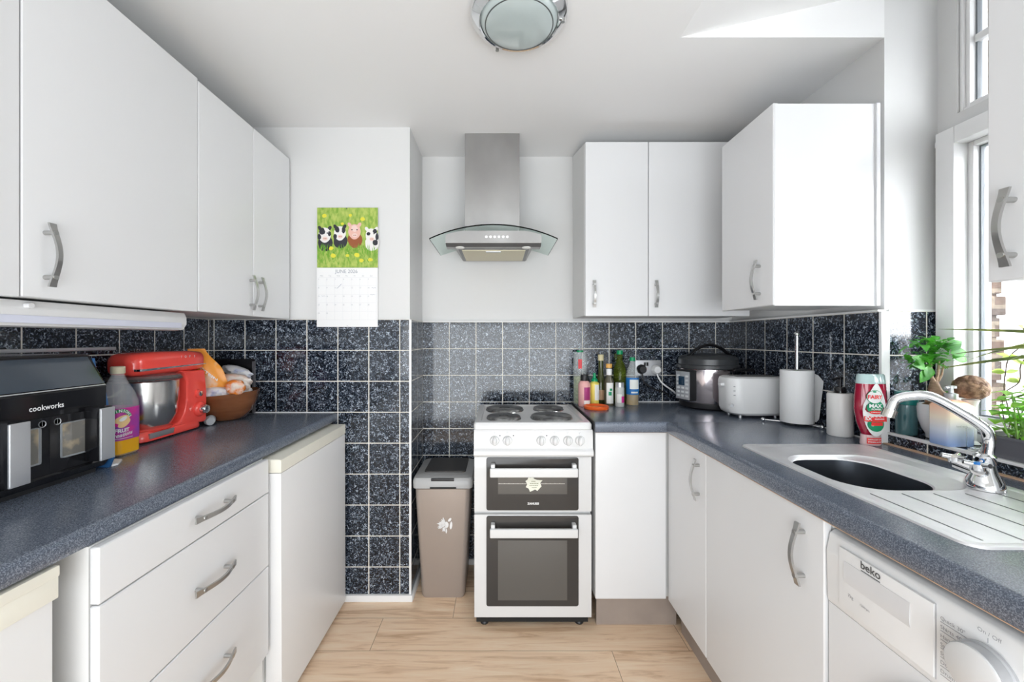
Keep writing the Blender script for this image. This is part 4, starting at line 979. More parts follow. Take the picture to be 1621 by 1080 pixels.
for i in range(6):
    u0 = -0.040+i*0.072/6; u1 = u0+0.012; b.face(b.verts([fq(u0, 0.082), fq(u1, 0.080), fq(u1, 0.095), fq(u0, 0.099)]))
for i in range(4):
    u0 = -0.022+i*0.036/4; b.face(b.verts([fq(u0, 0.068), fq(u0+0.009, 0.068), fq(u0+0.009, 0.079), fq(u0, 0.079)]))
b.use(lred).text('FAIRY', 0.0175, lambda u, v: lf(0.0030)(-0.011+u*0.95, 0.162+v), 0.0005)
b.use(white_print).text('MAX', 0.0165, lambda u, v: lf(0.0030)(-0.010+u*1.05, 0.133+v), 0.0007).text('POWER', 0.0075, lambda u, v: lf(0.0030)(-0.008+u*1.1, 0.122+v), 0.0003)
b.text('5X', 0.014, lambda u, v: lf(0.0032)(-0.030+u, 0.090+v), 0.0006).text('CLEANING', 0.006, lambda u, v: lf(0.0032)(0.003+u*1.1, 0.090+v), 0.0002).text('POMEGRANATE', 0.0042, lambda u, v: lf(0.0030)(-0.008+u, 0.112+v), 0.0001)
b.build('label', t, recalc=False, smooth=False)
b = B().use(lred).quad(-0.026, 0.018, 0.006, 0.026, lambda u, v: (c.x+u, c.y-0.0225*math.sqrt(max(0, 1-(u/0.034)**2))-0.0006, c.z+v), 8)
b.use(white_print)
for k, s_ in enumerate(('NON-DRIP CAP', 'STANDS ALONE')): b.text(s_, 0.0055, lambda u, v: (c.x-0.004+u, c.y-0.0225*math.sqrt(max(0, 1-((u-0.004)/0.034)**2))-0.0010, c.z+0.020-k*0.008+v), 0.0002)
b.build('cap_label', t, recalc=False, smooth=False)

# ================================================================== LEFT WORKTOP THINGS
ZL = 0.9103
# --- air fryer
fx1, fy0_, fy1_ = -1.080, 0.800, 1.104
t = thing('air_fryer', 'black dual-drawer air fryer with two silver handle plates', 'air fryer', (-1.2, 0.95, ZL))
b = B().use(black_pl)
b.prism([(-1.340, ZL+0.012), (fx1-0.004, ZL+0.012), (fx1+0.008, ZL+0.030), (fx1, ZL+0.040), (fx1, ZL+0.230), (fx1-0.046, ZL+0.313), (fx1-0.060, ZL+0.318), (-1.330, ZL+0.318)], 'y', fy0_, fy1_, 0.004)
b.build('body', t)
# display glass on the slope
def slope(u, v, off=0.001):   # u along y, v 0..1 up the slope
    p0 = Vector((fx1, 0, ZL+0.232)); p1 = Vector((fx1-0.046, 0, ZL+0.313)); d = p1-p0; nrm = Vector((0.87, 0, 0.49))
    p = p0+d*v+nrm*off; return (p.x, u, p.z)
b = B().use(mat('smoked_display', (0.035, 0.05, 0.07), 0.08, coat=0.6))
b.face(b.verts([slope(fy0_+0.006, 0.06, 0.0015), slope(fy1_-0.006, 0.06, 0.0015), slope(fy1_-0.010, 0.95, 0.0015), slope(fy0_+0.006, 0.95, 0.0015)]))
b.build('display', t, recalc=False)
b = B().use(silver_pl)
b.face(b.verts([slope(fy0_+0.004, 0.0, 0.0020), slope(fy1_-0.004, 0.0, 0.0020), slope(fy1_-0.004, 0.03, 0.0020), slope(fy0_+0.004, 0.03, 0.0020)]))
b.build('display_trim', t, recalc=False)
B().use(white_print).text('cookworks', 0.0175, lambda u, v: (fx1+0.0008, 0.958+u*0.90, 1.106+v), 0.0003, space=1.04).build('logo', t, recalc=False, smooth=False)
for sgn in (1, -1):
    yc = 0.9555 if sgn > 0 else 0.963
    ya = lambda d: yc+sgn*d
    def bx(b, x0, x1, d0, d1, z0, z1, bev=0.0, seg=2): return b.box(x0, x1, min(ya(d0), ya(d1)), max(ya(d0), ya(d1)), z0, z1, bev, seg)
    b = B().use(mat('black_drawer_front', (0.014, 0.014, 0.016), 0.16)); bx(b, fx1+0.0005, fx1+0.006, 0.0015, 0.146, ZL+0.036, ZL+0.172, 0.002)
    d = b.build('drawer', t)
    b = B().use(mat('drawer_window_rim', (0.40, 0.42, 0.44), 0.3)); bx(b, fx1+0.0055, fx1+0.0072, 0.026, 0.118, ZL+0.066, ZL+0.152, 0.006)
    b.use(mat('drawer_window', (0.20, 0.19, 0.17), 0.08, coat=0.5, noise=((0.60, 0.48, 0.30), 22, 0.45, 0.7, (1, 1, 1)))); bx(b, fx1+0.0070, fx1+0.0078, 0.029, 0.115, ZL+0.069, ZL+0.149, 0.0003)
    b.build('window', d)
    b = B().use(black_pl); bx(b, fx1+0.006, fx1+0.046, 0.082, 0.120, ZL+0.040, ZL+0.182, 0.008)
    h = b.build('handle', d)
    b = B().use(silver_pl); bx(b, fx1+0.0455, fx1+0.0515, 0.081, 0.120, ZL+0.042, ZL+0.178, 0.0028, 3)
    b.build('handle_plate', h, label='silver handle plate')
    b = B().use(silver_pl).lathe([(0.0065, 0.0), (0.0080, 0.0008), (0.0080, 0.0)], (fx1+0.0062, ya(0.020), ZL+0.158), 20, Matrix.Rotation(PI/2, 3, 'Y')).box(fx1+0.0060, fx1+0.0066, ya(0.020)-0.0004, ya(0.020)+0.0004, ZL+0.1525, ZL+0.1635)
    b.build('number_mark', d)
B().use(black_mt).box(-1.33, fx1-0.01, fy0_+0.02, fy1_-0.02, ZL+0.0005, ZL+0.012).build('foot', t)
# --- blue board standing beyond it, white mat
b = B().use(mat('blue_plastic_board', (0.03, 0.13, 0.33), 0.4)).prism([(-1.345, ZL+0.0005), (-1.085, ZL+0.0005), (-1.073, ZL+0.030), (-1.077, ZL+0.10), (-1.104, ZL+0.240), (-1.112, ZL+0.250), (-1.122, ZL+0.250), (-1.130, ZL+0.305), (-1.345, ZL+0.311)], 'y', 1.114, 1.122, 0.002)
solo(b, 'chopping_board', 'thin blue chopping board upright between air fryer and juice bottle', 'chopping board', (-1.2, 1.132, ZL+0.002))
b = B().use(white_pl).prism([(-1.20, 1.124), (-1.085, 1.124), (-1.082, 1.140), (-1.108, 1.180), (-1.20, 1.180)], 'z', ZL, ZL+0.006, 0.002)
solo(b, 'white_coaster', 'white flat coaster peeking out beyond the air fryer', 'coaster', (-1.14, 1.16, ZL))
# --- steel rail on the tiles
t = thing('wall_rail', 'slim steel rail fixed to the tiles behind the air fryer', 'rail', (XL, 1.0, 1.226))
B().use(silver_pl).box(XL+0.016, XL+0.026, 0.45, 1.425, 1.229, 1.240, 0.003).build('bar', t)
for y in (0.60, 1.05, 1.40): B().use(nickel).cyl((XL, y, 1.234), (XL+0.017, y, 1.234), 0.005, 10).build('bracket', t)

# --- juice bottle
c = Vector((-1.188, 1.250, ZL+0.0005))
t = thing('squash_bottle', 'half-empty bottle of orange squash with purple fruit label', 'bottle', c)
def sq(w_, z, r=None):
    r = r if r is not None else w_*0.45
    return [(c.x+p[0], c.y+p[1], c.z+z) for p in rrect(-w_, w_, -w_, w_, min(r, w_*0.98), 5)]
pet = mat('clear_pet', (0.86, 0.87, 0.90), 0.06, alpha=0.26)
B().use(pet).loft([sq(0.036, 0.0), sq(0.040, 0.006), sq(0.040, 0.135), sq(0.041, 0.160, 0.02), sq(0.036, 0.190, 0.026), sq(0.022, 0.228, 0.0215), sq(0.0155, 0.245, 0.015), sq(0.0150, 0.258, 0.0147)], True, False).build('body', t)
B().use(mat('orange_squash', (0.90, 0.45, 0.01), 0.12, coat=0.3)).loft([sq(0.0355, 0.0012), sq(0.0404, 0.007), sq(0.0404, 0.0478)]).build('juice', t)
B().use(mat('pale_gold_cap', (0.62, 0.56, 0.40), 0.4)).lathe([(0.0, 0.250), (0.018, 0.250), (0.018, 0.270), (0.016, 0.272), (0.0, 0.272)], c, 28).build('cap', t)
b = B().use(mat('purple_label', (0.30, 0.06, 0.42), 0.4, noise=((0.62, 0.04, 0.30), 16, 0.4, 0.6, (1, 1, 1)))).loft([sq(0.0410, 0.048), sq(0.0410, 0.146)], False, False)
lab = b.build('label', t)
b = B()
# label artwork on the two visible faces: +x and -y ; camera looks towards -x+y, so u runs along the -y/+x corner
rot = math.radians(43)
def lb(off=0.0):
    # unfold: u<0 on -y face, u>0 on +x face, rounded corner between
    w_ = 0.0412+off; r = 0.0185
    def f(u, v):
        u = u+0.007; s0 = PI/2*r/2
        if abs(u) <= s0:
            a = -PI/4+u/r; return (c.x+(w_-r)+r*math.cos(a), c.y-(w_-r)+r*math.sin(a), c.z+v)
        if u < 0: return (c.x+(w_-r)+(u+s0), c.y-w_, c.z+v)
        return (c.x+w_, c.y-(w_-r)+(u-s0), c.z+v)
    return f
def lfan(m, cx, cz, rx, rz, off, n=20, rot=0):
    b.use(m)
    for j in range(6):
        for i in range(n):
            P = []
            for (rr, a) in ((j/6, i), ((j+1)/6, i), ((j+1)/6, i+1), (j/6, i+1)):
                an = 2*PI*a/n; x_, y_ = rx*rr*math.cos(an), rz*rr*math.sin(an)
                P.append(lb(off)(cx+x_*math.cos(rot)-y_*math.sin(rot), cz+x_*math.sin(rot)+y_*math.cos(rot)))
            if j == 0: P = P[:3]
            b.face(b.verts(P))
lgr = mat('label_dark_green', (0.02, 0.26, 0.08), 0.4)
peach = mat('label_peach', (0.90, 0.62, 0.30), 0.4); mag = mat('label_magenta', (0.75, 0.02, 0.30), 0.4)
for k in range(18):
    a0 = PI*(0.10+0.80*k/18); a1 = PI*(0.10+0.80*(k+1)/18)
    b.use(lgr); b.face(b.verts([lb(0.0004)(-0.002+0.026*math.cos(a0), 0.108+0.026*math.sin(a0)), lb(0.0004)(-0.002+0.026*math.cos(a1), 0.108+0.026*math.sin(a1)), lb(0.0004)(-0.002+0.037*math.cos(a1), 0.108+0.036*math.sin(a1)), lb(0.0004)(-0.002+0.037*math.cos(a0), 0.108+0.036*math.sin(a0))]))
b.use(white_print)
for i, ch in enumerate('ROBINSONS'):
    a = PI*(0.88-0.76*i/8)
    cx_, cz_ = -0.002+0.0312*math.cos(a), 0.108+0.0305*math.sin(a); th = a-PI/2
    b.text(ch, 0.0115, lambda u, v: lb(0.0008)(cx_+u*math.cos(th)-v*math.sin(th), cz_+u*math.sin(th)+v*math.cos(th)), 0.0004)
lfan(peach, 0.004, 0.110, 0.022, 0.014, 0.0005, rot=0.3); lfan(mag, -0.016, 0.098, 0.014, 0.005, 0.0008, rot=-0.35); lfan(peach, 0.010, 0.100, 0.020, 0.010, 0.0010, rot=0.5)
lfan(white_print, 0.006, 0.114, 0.012, 0.006, 0.0013, rot=0.4); lfan(mat('leaf_print', (0.20, 0.55, 0.05), 0.4), -0.022, 0.088, 0.009, 0.004, 0.0010, rot=0.5)
b.use(white_print).text('FRUIT', 0.0155, lambda u, v: lb(0.0012)(0.004+u, 0.078+v), 0.0006).text('Creations', 0.0165, lambda u, v: lb(0.0012)(0.001+u, 0.065+v+u*0.10), 0.0003, shear=0.3)
for i in range(10): b.face(b.verts([lb(0.0006)(-0.036+i*0.0072, 0.0535), lb(0.0006)(-0.036+(i+1)*0.0072, 0.0535), lb(0.0006)(-0.036+(i+1)*0.0072, 0.0548), lb(0.0006)(-0.036+i*0.0072, 0.0548)]))
b.build('artwork', lab, recalc=False, smooth=False)

# --- stand mixer (seen from its side, head towards the camera)
mx_, my = -1.268, 1.437
t = thing('stand_mixer', 'red stand mixer with steel bowl', 'stand mixer', (mx_, 1.48, ZL))
def yz_loft(sections, m, name, parent):
    """sections: (y, zc, half width, half height) rounded rects in the xz plane"""
    rings = []
    for (y, zc_, hw_, hh) in sections:
        r = min(hw_, hh)*0.72
        rings.append([(mx_+p[0], y, zc_+p[1]) for p in rrect(-hw_, hw_, -hh, hh, r, 6)])
    return B().use(m).loft(rings).build(name, parent)
# base foot
b = B().use(red_pl)
b.loft([[(mx_+p[0], 1.50+p[1], ZL+0.006) for p in rrect(-0.068, 0.068, -0.175, 0.145, 0.06, 6)], [(mx_+p[0], 1.50+p[1], ZL+0.012) for p in rrect(-0.070, 0.070, -0.178, 0.147, 0.062, 6)],
        [(mx_+p[0], 1.50+p[1], ZL+0.030) for p in rrect(-0.067, 0.067, -0.172, 0.146, 0.06, 6)], [(mx_+p[0], 1.50+p[1], ZL+0.038) for p in rrect(-0.058, 0.058, -0.160, 0.140, 0.05, 6)]])
# column with a curved front edge
col = [(1.470, ZL+0.034), (1.515, ZL+0.048), (1.535, ZL+0.075), (1.547, ZL+0.120), (1.547, ZL+0.200), (1.520, ZL+0.236), (1.640, ZL+0.232), (1.652, ZL+0.14), (1.650, ZL+0.03), (1.64, ZL+0.02)]
b.prism(col, 'x', mx_-0.064, mx_+0.066, 0.010, 3)
body = b.build('base', t)
yz_loft([(1.335, ZL+0.266, 0.020, 0.016), (1.338, ZL+0.266, 0.038, 0.028), (1.350, ZL+0.268, 0.052, 0.036), (1.38, ZL+0.270, 0.062, 0.040), (1.45, ZL+0.272, 0.068, 0.041), (1.58, ZL+0.272, 0.068, 0.039), (1.635, ZL+0.270, 0.064, 0.037), (1.652, ZL+0.268, 0.052, 0.030)], red_pl, 'head', t)
b = B().use(chrome).prism([(1.338, ZL+0.248), (1.56, ZL+0.254), (1.64, ZL+0.256), (1.64, ZL+0.259), (1.56, ZL+0.259), (1.338, ZL+0.256)], 'x', mx_+0.050, mx_+0.0705, 0.001)
b.build('chrome_band', t)
b = B().use(chrome).lathe([(0.060, 0.003), (0.076, 0.016), (0.090, 0.050), (0.0960, 0.110), (0.098, 0.172), (0.101, 0.175), (0.095, 0.176)], (mx_, my, ZL+0.036), 48)
b.mats = [mat('bowl_steel', (0.66, 0.66, 0.65), 0.22, 1.0)]
b.build('bowl', t)
B().use(red_pl).lathe([(0.0, 0.0), (0.075, 0.0), (0.078, 0.004), (0.07, 0.008), (0.0, 0.008)], (mx_, my, ZL+0.036), 40).build('bowl_seat', t)
B().use(mat('splash_guard', (0.85, 0.80, 0.80), 0.05, trans=0.9, ior=1.15)).lathe([(0.106, 0.0), (0.108, 0.004), (0.100, 0.016), (0.060, 0.022), (0.055, 0.018), (0.10, 0.008)], (mx_, my, ZL+0.213), 48).build('splash_guard', t)
Rx = Matrix.Rotation(PI/2, 3, 'Y')
B().use(red_pl).lathe([(0.030, -0.004), (0.030, 0.004), (0.026, 0.010), (0.020, 0.012), (0.0, 0.012)], (mx_+0.066, 1.608, ZL+0.078), 32, Rx).build('dial_ring', body)
B().use(chrome).lathe([(0.0165, 0.010), (0.0165, 0.030), (0.014, 0.034), (0.0, 0.034)], (mx_+0.066, 1.608, ZL+0.078), 28, Rx).build('speed_dial', body)
B().use(red_pl).lathe([(0.017, -0.002), (0.016, 0.006), (0.012, 0.008)], (mx_+0.066, 1.600, ZL+0.140), 24, Rx).use(chrome).lathe([(0.010, 0.004), (0.010, 0.014), (0.0, 0.015)], (mx_+0.066, 1.600, ZL+0.140), 20, Rx).build('release_button', body)
b = B().use(mat('silver_badge', (0.60, 0.60, 0.60), 0.3, 0.8))
b.prism([(1.375, ZL+0.014), (1.475, ZL+0.014), (1.480, ZL+0.032), (1.375, ZL+0.032)], 'x', mx_+0.066, mx_+0.0715, 0.001)
b.build('badge', body)
b = B().use(white_print)
for k, (yy, s_) in enumerate(((1.515, 'I'), (1.535, 'O'), (1.556, 'P'), (1.580, 'S'))): b.text(s_, 0.012, lambda u, v: (mx_+0.0688, yy+u, ZL+0.290+v))
b.build('printing', t, recalc=False, smooth=False)
# mixer lead: moulded plug lying by the bowl
b = B().use(mat('grey_plug', (0.42, 0.44, 0.46), 0.3)).ball((-1.206, 1.677, ZL+0.020), 0.022, 16, (0.8, 1.0, 0.88)).cyl((-1.206, 1.662, ZL+0.018), (-1.188, 1.652, ZL+0.018), 0.016, 14).tube([(-1.235, 1.70, ZL+0.022), (-1.250, 1.70, ZL+0.040), (-1.262, 1.695, ZL+0.050)], 0.005, 8)
b.use(black_mt).tube([(-1.200, 1.672, ZL+0.010), (-1.190, 1.690, ZL+0.006)], 0.005, 8)
solo(b, 'mixer_attachment', 'grey plug-like lump lying beside the mixer dial and brown bowl', 'appliance plug', (-1.22, 1.69, ZL))

# --- brown bowl and contents
bc = Vector((-1.212, 1.785, ZL+0.0005))
t = thing('brown_bowl', 'large brown wooden bowl heaped with food packets', 'bowl', bc)
wood = mat('dark_polished_wood', (0.17, 0.055, 0.020), 0.22, coat=0.5, noise=((0.26, 0.10, 0.04), 5, 0.3, 0.7, (1, 1, 6)))
rings = []
prof = [(0.060, 0.0), (0.085, 0.008), (0.112, 0.035), (0.132, 0.070), (0.146, 0.112), (0.142, 0.113), (0.126, 0.072), (0.105, 0.040), (0.078, 0.016), (0.0, 0.012)]
for r, z in prof:
    r *= 0.88; rings.append([(bc.x+r*math.cos(a), bc.y+r*math.sin(a), bc.z+z*1.08+0.10*(z/0.11)*0.10*(r*math.cos(a-0.5))/0.146) for a in [2*PI*i/48 for i in range(48)]])
B().use(wood).loft(rings, True, True).build('bowl', t)
B().use(mat('pale_wood_foot', (0.45, 0.34, 0.25), 0.5)).lathe([(0.050, -0.0002), (0.056, 0.002), (0.0, 0.003)], bc, 32).build('foot_ring', t)
def crumple(name, label, cat, c_, size, m, rotz=0, seed=1, tilt=0, extra=None, group='packets in the brown bowl', m2=None):
    random.seed(seed)
    b = B().use(m); k = 14
    rings = []
    for j in range(k+1):
        a = PI*j/k; ring = []
        for i in range(20):
            an = 2*PI*i/20; n_ = 1+0.13*math.sin(5*an+seed+j*1.3)*math.sin(a)+random.uniform(-0.06, 0.06)*math.sin(a)
            p = Vector((size[0]*max(math.sin(a), 0.01)**0.7*math.cos(an)*n_, size[1]*max(math.sin(a), 0.01)**0.7*math.sin(an)*n_, -size[2]*math.cos(a)))
            p = Matrix.Rotation(rotz, 3, 'Z') @ Matrix.Rotation(tilt, 3, 'Y') @ p
            ring.append(p+Vector(c_))
        rings.append(ring)
    b.loft(rings)
    if m2:
        b.mats.append(m2)
        for f in b.bm.faces:
            if (f.index*7+int(f.calc_center_median().z*260)) % 3 == 0: f.material_index = 1
    return solo(b, name, label, cat, c_, group=group)
wp_m = mat('white_film', (0.82, 0.82, 0.84), 0.25, noise=((0.45, 0.50, 0.70), 18, 0.56, 0.68, (1, 1, 1)))
pe_m = mat('peach_film', (0.80, 0.50, 0.36), 0.25, noise=((0.85, 0.78, 0.72), 20, 0.4, 0.6, (1, 1, 1)))
or_m = mat('orange_film', (0.85, 0.25, 0.04), 0.25, noise=((0.85, 0.72, 0.62), 26, 0.45, 0.6, (1, 1, 1)))
crumple('bread_bag', 'crumpled white plastic bag at the front of the brown bowl', 'plastic bag', (-1.205, 1.705, ZL+0.122), (0.055, 0.032, 0.032), wp_m, 0.2, 3)
crumple('snack_packet', 'small white and blue packet at the left of the brown bowl', 'packet', (-1.282, 1.735, ZL+0.120), (0.035, 0.030, 0.028), wp_m, 0.8, 5)
crumple('bread_roll_bag', 'peach clear-wrapped loaf lying across the brown bowl', 'bread', (-1.175, 1.775, ZL+0.162), (0.072, 0.044, 0.042), pe_m, 0.15, 8, 0.10)
crumple('orange_packet', 'orange and white twisted packet end over the bowl rim, right side', 'packet', (-1.128, 1.715, ZL+0.150), (0.036, 0.026, 0.034), or_m, 0.3, 11)
crumple('crisp_packet', 'white and lilac packet on top of the heap in the brown bowl', 'packet', (-1.205, 1.850, ZL+0.205), (0.075, 0.034, 0.024), wp_m, -0.2, 13, 0.28)
crumple('white_bag', 'plain white wrapper at the right rim of the brown bowl', 'plastic bag', (-1.150, 1.800, ZL+0.116), (0.036, 0.040, 0.028), mat('plain_white_film', (0.84, 0.84, 0.84), 0.3), 0, 17)
# tall orange pouch
random.seed(21)
b = B().use(mat('orange_pouch', (0.86, 0.33, 0.03), 0.3, noise=((0.88, 0.62, 0.42), 9, 0.52, 0.6, (1, 1, 1))))
pv = Vector((-1.222, 1.702, ZL+0.192))
def pouch(u, v, side):   # u -1..1, v 0..1
    w_ = 0.060*(1-0.50*v**1.4); th = 0.020*(1-u*u)*(math.sin(PI*min(v*1.0+0.05, 1)))*side
    p = Vector((u*w_-0.070*v+0.022, -th, v*0.180-0.055))
    p.x += 0.006*math.sin(v*9+u*3); p = Matrix.Rotation(math.radians(28), 3, 'Z') @ p
    return pv+p
for side in (1, -1):
    g = [[b.bm.verts.new(pouch(-1+2*i/10, j/12, side)) for i in range(11)] for j in range(13)]
    for j in range(12):
        for i in range(10): b.face((g[j][i], g[j][i+1], g[j+1][i+1], g[j+1][i]))
bmesh.ops.remove_doubles(b.bm, verts=b.bm.verts, dist=0.0004)
pch = thing('protein_pouch', 'tall orange pouch printed PROTEIN standing in the brown bowl', 'pouch', pv, 'packets in the brown bowl')
b.build('pouch', pch)
def pt_(u, v):
    q = pouch(-0.05+u/0.055, 0.34+v/0.16, 1); n_ = Matrix.Rotation(math.radians(28), 3, 'Z') @ Vector((0, -1, 0)); return q+n_*0.0022
b = B().use(white_print).text('PROTEIN', 0.021, lambda u, v: pt_(u*math.cos(-0.95)-v*math.sin(-0.95), u*math.sin(-0.95)+v*math.cos(-0.95)+0.02), 0.0006)
b.build('printing', pch, recalc=False, smooth=False)
# black tray leaning behind
b = B().use(mat('black_tray_enamel', (0.012, 0.012, 0.014), 0.25)).prism(rrect(-1.372, -1.172, ZL+0.002, ZL+0.262, 0.012), 'y', 1.923, 1.929, 0.001)
b.use(mat('tray_edge', (0.10, 0.10, 0.11), 0.3)).box(-1.178, -1.170, 1.912, 1.930, ZL+0.004, ZL+0.250, 0.002)
solo(b, 'black_tray', 'black rectangular tray standing upright against the tiles behind the bowl', 'tray', (-1.26, 1.926, ZL))

# ================================================================== WINDOW SILL THINGS
ZS = 0.9531
def leaf(b, base, d, up, L, W, bend=0.3, n=5):
    base = Vector(base); d = Vector(d).normalized(); up = Vector(up); s = d.cross(up)
    if s.length < 1e-3: s = Vector((1, 0, 0))
    s.normalize(); nrm = s.cross(d).normalized()
    prev = None
    for i in range(n+1):
        u = i/n; w_ = W*math.sin(PI*min(u**0.8, 1))*0.5 if 0 < i < n else 0.0004
        p = base + d*(L*u) - nrm*(bend*L*u*u); e1 = p-s*w_+nrm*w_*0.25; e2 = p+s*w_+nrm*w_*0.25
        cur = b.verts([e1, p, e2])
        if prev:
            b.face((prev[0], prev[1], cur[1], cur[0])); b.face((prev[1], prev[2], cur[2], cur[1]))
        prev = cur
def leaf_mat(name, c1, c2, tr=0.3):
    m = mat(name, c1, 0.4, noise=(c2, 25, 0.35, 0.65, (1, 1, 1)))
    N, L = nodes(m); bs = N['Principled BSDF']; out = N['Material Output']
    tl = N.new('ShaderNodeBsdfTranslucent'); tl.inputs[0].default_value = (*c2, 1); ms = N.new('ShaderNodeMixShader'); ms.inputs[0].default_value = tr
    L.new(bs.outputs[0], ms.inputs[1]); L.new(tl.outputs[0], ms.inputs[2]); L.new(ms.outputs[0], out.inputs[0])
    return m
# candle jar
c = Vector((1.354, 1.334, ZS))
t = thing('candle_jar', 'teal and glass jar with a dark green lid, leftmost on the window sill', 'jar', c)
B().use(mat('smoky_teal_glass', (0.05, 0.13, 0.14), 0.08, coat=0.6)).lathe([(0.0, 0), (0.027, 0.0), (0.028, 0.004), (0.028, 0.098), (0.0, 0.099)], c, 32).build('glass', t)
B().use(mat('teal_lid', (0.0, 0.14, 0.13), 0.35)).lathe([(0.0, 0.099), (0.0285, 0.099), (0.0290, 0.102), (0.0290, 0.138), (0.028, 0.141), (0.0, 0.142)], c, 32).build('lid', t)
# ficus ginseng
c = Vector((1.396, 1.278, ZS))
t = thing('ficus_bonsai', 'small ginseng ficus with swollen root in a pale round pot', 'potted plant', c)
B().use(mat('pale_blue_pot', (0.72, 0.75, 0.76), 0.25)).lathe([(0.0, 0), (0.026, 0.0), (0.027, 0.012), (0.036, 0.030), (0.045, 0.062), (0.047, 0.096), (0.045, 0.108), (0.042, 0.108), (0.041, 0.100), (0.0, 0.100)], c, 36).build('pot', t)
B().use(mat('bark_chips', (0.28, 0.17, 0.10), 0.9, bump=(120, 1, 0.01))).lathe([(0.0, 0.116), (0.025, 0.113), (0.041, 0.1005)], c, 24).build('soil', t)
bark = mat('ficus_bark', (0.42, 0.29, 0.20), 0.6, noise=((0.26, 0.17, 0.11), 30, 0.4, 0.6, (1, 1, 3)))
b = B().use(bark)
o = c+Vector((0, 0, 0.112))
b.tube([o+Vector((0.030, -0.020, 0.0)), o+Vector((0.016, -0.010, 0.016)), o+Vector((0.0, 0.0, 0.026)), o+Vector((-0.006, 0.002, 0.045)), o+Vector((-0.010, 0.0, 0.070))], [0.011, 0.014, 0.019, 0.016, 0.009], 12)
b.tube([o+Vector((-0.028, 0.0, 0.0)), o+Vector((-0.016, 0.0, 0.014)), o+Vector((-0.004, 0.0, 0.030))], [0.010, 0.013, 0.015], 10)
b.tube([o+Vector((-0.010, 0.0, 0.066)), o+Vector((-0.022, 0.0, 0.09)), o+Vector((-0.020, 0.0, 0.125))], [0.006, 0.0045, 0.003], 8)
b.tube([o+Vector((-0.006, 0.0, 0.062)), o+Vector((0.002, 0.0, 0.09)), o+Vector((0.006, 0.0, 0.135))], [0.005, 0.004, 0.0025], 8)
b.tube([o+Vector((-0.002, 0.0, 0.060)), o+Vector((0.010, -0.004, 0.09)), o+Vector((0.016, -0.004, 0.125))], [0.004, 0.003, 0.002], 8)
b.build('trunk', t)
random.seed(4)
ficus = leaf_mat('ficus_leaf', (0.02, 0.16, 0.015), (0.10, 0.42, 0.04))
b = B().use(ficus)
for k in range(120):
    a = random.uniform(0, 2*PI); el = random.uniform(-0.35, 0.9)
    p = o+Vector((-0.026+random.uniform(-0.045, 0.045), random.uniform(-0.030, 0.030), 0.160+random.uniform(-0.045, 0.042)))
    leaf(b, p, (math.cos(a), 0.8*math.sin(a), el*1.1), (0, 0, 1), random.uniform(0.030, 0.044), random.uniform(0.015, 0.022), 0.45)
for (dx, dz, ax, az) in ((-0.050, 0.120, -1, 0.1), (-0.045, 0.105, -0.6, -0.9), (-0.040, 0.118, -0.2, -1), (-0.052, 0.130, -1, 0.4), (0.030, 0.160, 1, 0.1), (0.035, 0.150, 1, -0.3), (0.020, 0.175, 0.9, 0.5)):
    leaf(b, o+Vector((dx, -0.01, dz)), (ax, -0.3, az), (0, -1, 0.3), 0.046, 0.034, 0.2)
b.build('foliage', t)
# lower stray shoots
b = B().use(ficus)
for p, d in (((0.050, -0.01, 0.035), (0.25, -0.2, 1)), ((0.052, -0.012, 0.02), (-0.8, 0, 0.3)), ((0.075, -0.01, 0.045), (0.9, 0, 0.6))):
    leaf(b, o+Vector(p), d, (0, -1, 0), 0.045, 0.022, 0.15)
b.tube([o+Vector((0.03, 0, 0.0)), o+Vector((0.045, -0.01, 0.02)), o+Vector((0.052, -0.01, 0.04))], 0.0015, 6)
b.build('low_shoot', t)
# pastel soap bottle
c = Vector((1.350, 1.198, ZS))
t = thing('hand_soap_bottle', 'peach to blue clear square soap bottle with silver pump, behind the tap', 'soap bottle', c)
m = mat('pastel_soap', (0.9, 0.9, 0.9), 0.15, coat=0.4)
N, L = nodes(m); tc = N.new('ShaderNodeTexCoord'); sp = N.new('ShaderNodeSeparateXYZ'); rp = N.new('ShaderNodeValToRGB'); mr = N.new('ShaderNodeMapRange')
mr.inputs[1].default_value = 0.0; mr.inputs[2].default_value = 0.13
L.new(tc.outputs['Object'], sp.inputs[0]); L.new(sp.outputs[2], mr.inputs[0]); L.new(mr.outputs[0], rp.inputs[0]); L.new(rp.outputs[0], N['Principled BSDF'].inputs['Base Color'])
e = rp.color_ramp.elements; e[0].color = (0.35, 0.50, 0.85, 1); e[0].position = 0.05; e[1].color = (0.92, 0.45, 0.28, 1); e[1].position = 1.0
x = e.new(0.35); x.color = (0.75, 0.80, 0.90, 1); x = e.new(0.65); x.color = (0.90, 0.78, 0.62, 1)
def sb(w_, d_, z, r): return [(c.x+p[0], c.y+p[1], c.z+z) for p in rrect(-w_, w_, -d_, d_, r, 4)]
B().use(m).loft([sb(0.038, 0.026, 0.0, 0.006), sb(0.040, 0.028, 0.003, 0.008), sb(0.040, 0.028, 0.118, 0.008), sb(0.034, 0.022, 0.128, 0.012), sb(0.014, 0.014, 0.135, 0.010)]).build('bottle', t)
b = B().use(silver_pl).lathe([(0.014, 0.135), (0.015, 0.137), (0.015, 0.152), (0.006, 0.155), (0.005, 0.168), (0.012, 0.169), (0.012, 0.176), (0.0, 0.177)], c, 20).tube([c+Vector((0, 0, 0.172)), c+Vector((-0.026, -0.008, 0.170))], 0.004, 8)
b.build('pump', t)
b = B().use(grey_print).text('hand wash', 0.008, lambda u, v: (c.x+u, c.y-0.0285, c.z+0.06+v))
b.build('printing', t, recalc=False, smooth=False)
